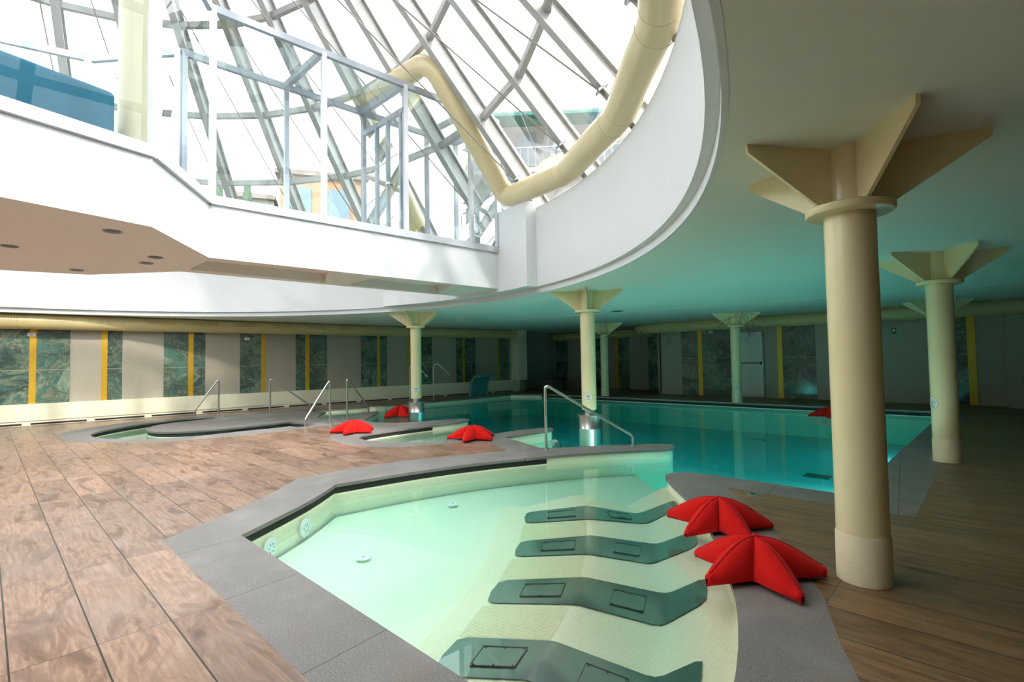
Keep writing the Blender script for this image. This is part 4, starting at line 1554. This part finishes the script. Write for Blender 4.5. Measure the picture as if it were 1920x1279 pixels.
# ------------------------------------------------------------------ outside
tm = ring([(8.05, 3.42), (60, 3.42)], 64)
tm.build('terrace', 'terrace_stone', props=struct('pale terrace ground outside the skylight', 'ground'))


def building(name, label, corners, z0, z1, mat, roof=None):
    c = (sum(p[0] for p in corners) / len(corners), sum(p[1] for p in corners) / len(corners))
    th = thing(name, label, 'building', (*c, z0))
    MB().prism(corners, z0, z1).build('wall', mat, parent=th)
    if roof:
        k = len(corners)
        ex = [(c[0] + (p[0] - c[0]) * 1.08, c[1] + (p[1] - c[1]) * 1.08) for p in corners]
        MB().add([(*p, z1) for p in ex] + [(c[0], c[1], z1 + roof)] + [(*p, z1 - .25) for p in ex],
                 [(i, (i + 1) % k, k) for i in range(k)] + [(k + 1 + i, k + 1 + (i + 1) % k, (i + 1) % k, i) for i in range(k)] +
                 [tuple(range(k + 1, 2 * k + 1))]).build('roof', 'roof_tile', parent=th)
    return th


def facade_windows(th, a, b, z0, z1, nx, nz, mat='shutter', w=1.1, h=1.5, balcony=False, out=.06, skip=()):
    a3, b3 = Vector((*a, 0)), Vector((*b, 0))
    d_ = (b3 - a3).normalized()
    nn = Vector((d_.y, -d_.x, 0))
    if nn.dot(Vector((0, 0, 0)) - a3) < 0:
        nn = -nn
    L = (b3 - a3).length
    for i in range(nx):
        for j in range(nz):
            p = a3 + d_ * (L * (i + .5) / nx) + Vector((0, 0, z0 + (z1 - z0) * (j + .5) / nz))
            MB().beam(p - d_ * w / 2 + nn * out, p + d_ * w / 2 + nn * out, .12, h).build('shutter_window', mat, parent=th)
    if balcony:
        for j in range(nz):
            z = z0 + (z1 - z0) * j / nz
            MB().beam(a3 + nn * .7 + Vector((0, 0, z)), b3 + nn * .7 + Vector((0, 0, z)), 1.4, .22).build('balcony_slab', 'white_render', parent=th)
            mb = MB()
            q0, q1 = a3 + nn * 1.38, b3 + nn * 1.38
            mb.beam(q0 + Vector((0, 0, z + 1.05)), q1 + Vector((0, 0, z + 1.05)), .05, .06)
            nb = int(L / .35)
            for k in range(nb + 1):
                q = q0.lerp(q1, k / nb)
                mb.beam(q + Vector((0, 0, z)), q + Vector((0, 0, z + 1.05)), .03, .03, up=(1, 0, 0))
            mb.build('balcony_rail', 'frame_grey', parent=th)


h1 = building('house', 'orange rendered house with tiled roof seen through the gallery glass', [(-28.2, 11.2), (-25.2, 16.6), (-32, 20.5), (-35, 15)], 3.4, 12.1, 'orange_render', 1.7)
facade_windows(h1, (-28.2, 11.2), (-25.2, 16.6), 8.6, 11.9, 3, 1, w=1.15, h=1.9)
MB().beam((-28.0, 10.9, 9.0), (-24.9, 16.4, 9.0), .9, .2).build('balcony_slab', 'white_render', parent=h1)
MB().box((-31.5, 13.0, 13.4), (.8, .8, 1.5)).build('chimney', 'pale_render', parent=h1)
h2 = building('house', 'low beige house left of the orange house outside', [(-29.3, 8.9), (-28.4, 10.95), (-34.9, 14.2), (-36, 12)], 3.4, 10.6, 'pale_render', .8)
facade_windows(h2, (-29.3, 8.9), (-28.4, 10.95), 8.4, 10.4, 1, 1, w=.8, h=1.4)
h3 = building('apartment_building', 'white apartment block with balconies outside beyond the cream duct', [(-18.6, 16.4), (-12.4, 21.6), (-17, 27), (-23.5, 22)], 3.4, 13.7, 'white_render')
facade_windows(h3, (-18.6, 16.4), (-12.4, 21.6), 4.2, 13.2, 4, 3, w=1.0, h=1.7, balcony=True)
MB().beam((-17.6, 16.3, 12.9), (-12.2, 20.9, 12.9), 1.2, .12).build('awning', 'awning', parent=h3)
for (x, y, h_, lab) in ((-27.8, 8.0, 11.0, 'dark cypress outside, left one beside the beige house'), (-27.0, 9.1, 10.5, 'dark cypress outside, right one beside the beige house')):
    th = thing('cypress', lab, 'tree', (x, y, 3.4))
    MB().tube([(x, y, 3.4), (x, y, 5)], .15, 8).build('trunk', 'bark', parent=th)
    mb = MB()
    rnd = random.Random(3)
    for k in range(220):
        tt = rnd.random()
        r = .38 * (1 - tt) ** .7 * (.6 + .5 * rnd.random()) + .03
        a = rnd.random() * 6.28
        c = Vector((x + r * cos(a), y + r * sin(a), 4.6 + tt * (h_ - 4.6)))
        mb.box(c, (.16, .16, .4), a)
    mb.build('crown', 'leaf', parent=th)
for k, (x, y, lab) in enumerate(((-9.1, 8.35, 'white planter box outside the gallery end, left one'), (-8.45, 8.45, 'white planter box outside the gallery end, right one'))):
    th = thing('planter', lab, 'planter', (x, y, 3.42))
    MB().box((x, y, 3.72), (.5, .4, .6)).build('pot', 'sign_white', parent=th)
    mb = MB()
    rnd = random.Random(k)
    for q in range(60):
        a, r, hh = rnd.random() * 6.28, rnd.random() * .25, rnd.random() * .45
        mb.box((x + r * cos(a), y + r * sin(a), 4.05 + hh), (.12, .05, .02), a)
        mb.box((x + r * cos(a) * .5, y + r * sin(a) * .5, 4.0 + hh * .5), (.012, .012, .3))
    mb.build('foliage', 'leaf', parent=th)

# ------------------------------------------------------------------ dry vines on the far ducts
def vine(name, lab, seeds, mat='vine', n=8, spread=.45, drop=.5):
    th = thing(name, lab, 'vine', seeds[0])
    rnd = random.Random(len(lab))
    for s in seeds:
        mb = MB()
        for k in range(n):
            p = Vector(s) + Vector((rnd.uniform(-spread, spread), rnd.uniform(-.1, .1), rnd.uniform(-.1, .12)))
            path_ = [p.copy()]
            d_ = Vector((rnd.uniform(-1, 1), rnd.uniform(-.4, .2), rnd.uniform(-1, .3) * drop * 2)).normalized()
            for q in range(5):
                d_ = (d_ + Vector((rnd.uniform(-.5, .5), rnd.uniform(-.2, .2), rnd.uniform(-.5, .3)))).normalized()
                p = p + d_ * .12
                p.z = min(p.z, CEIL - .01)
                path_.append(p.copy())
            mb.tube(path_, .004, 4)
        mb.build('twig_bundle', mat, parent=th)
    return th


vine('dry_vine', 'dry dark twigs on the duct end beside the recess column', [(-10.0, 15.2, 2.15), (-9.5, 16.8, 2.45), (-8.6, 17.0, 2.3)])
vine('dry_vine', 'dry dark twigs hanging by the capital of the column at the exit door', [(-5.2, 15.1, 2.50), (-5.6, 16.8, 2.3)])
vine('dry_vine', 'greenish dry twigs on the pilaster at the end of the left wall', [(-14.4, 15.6, 2.1)], mat='vine_green', spread=.3)
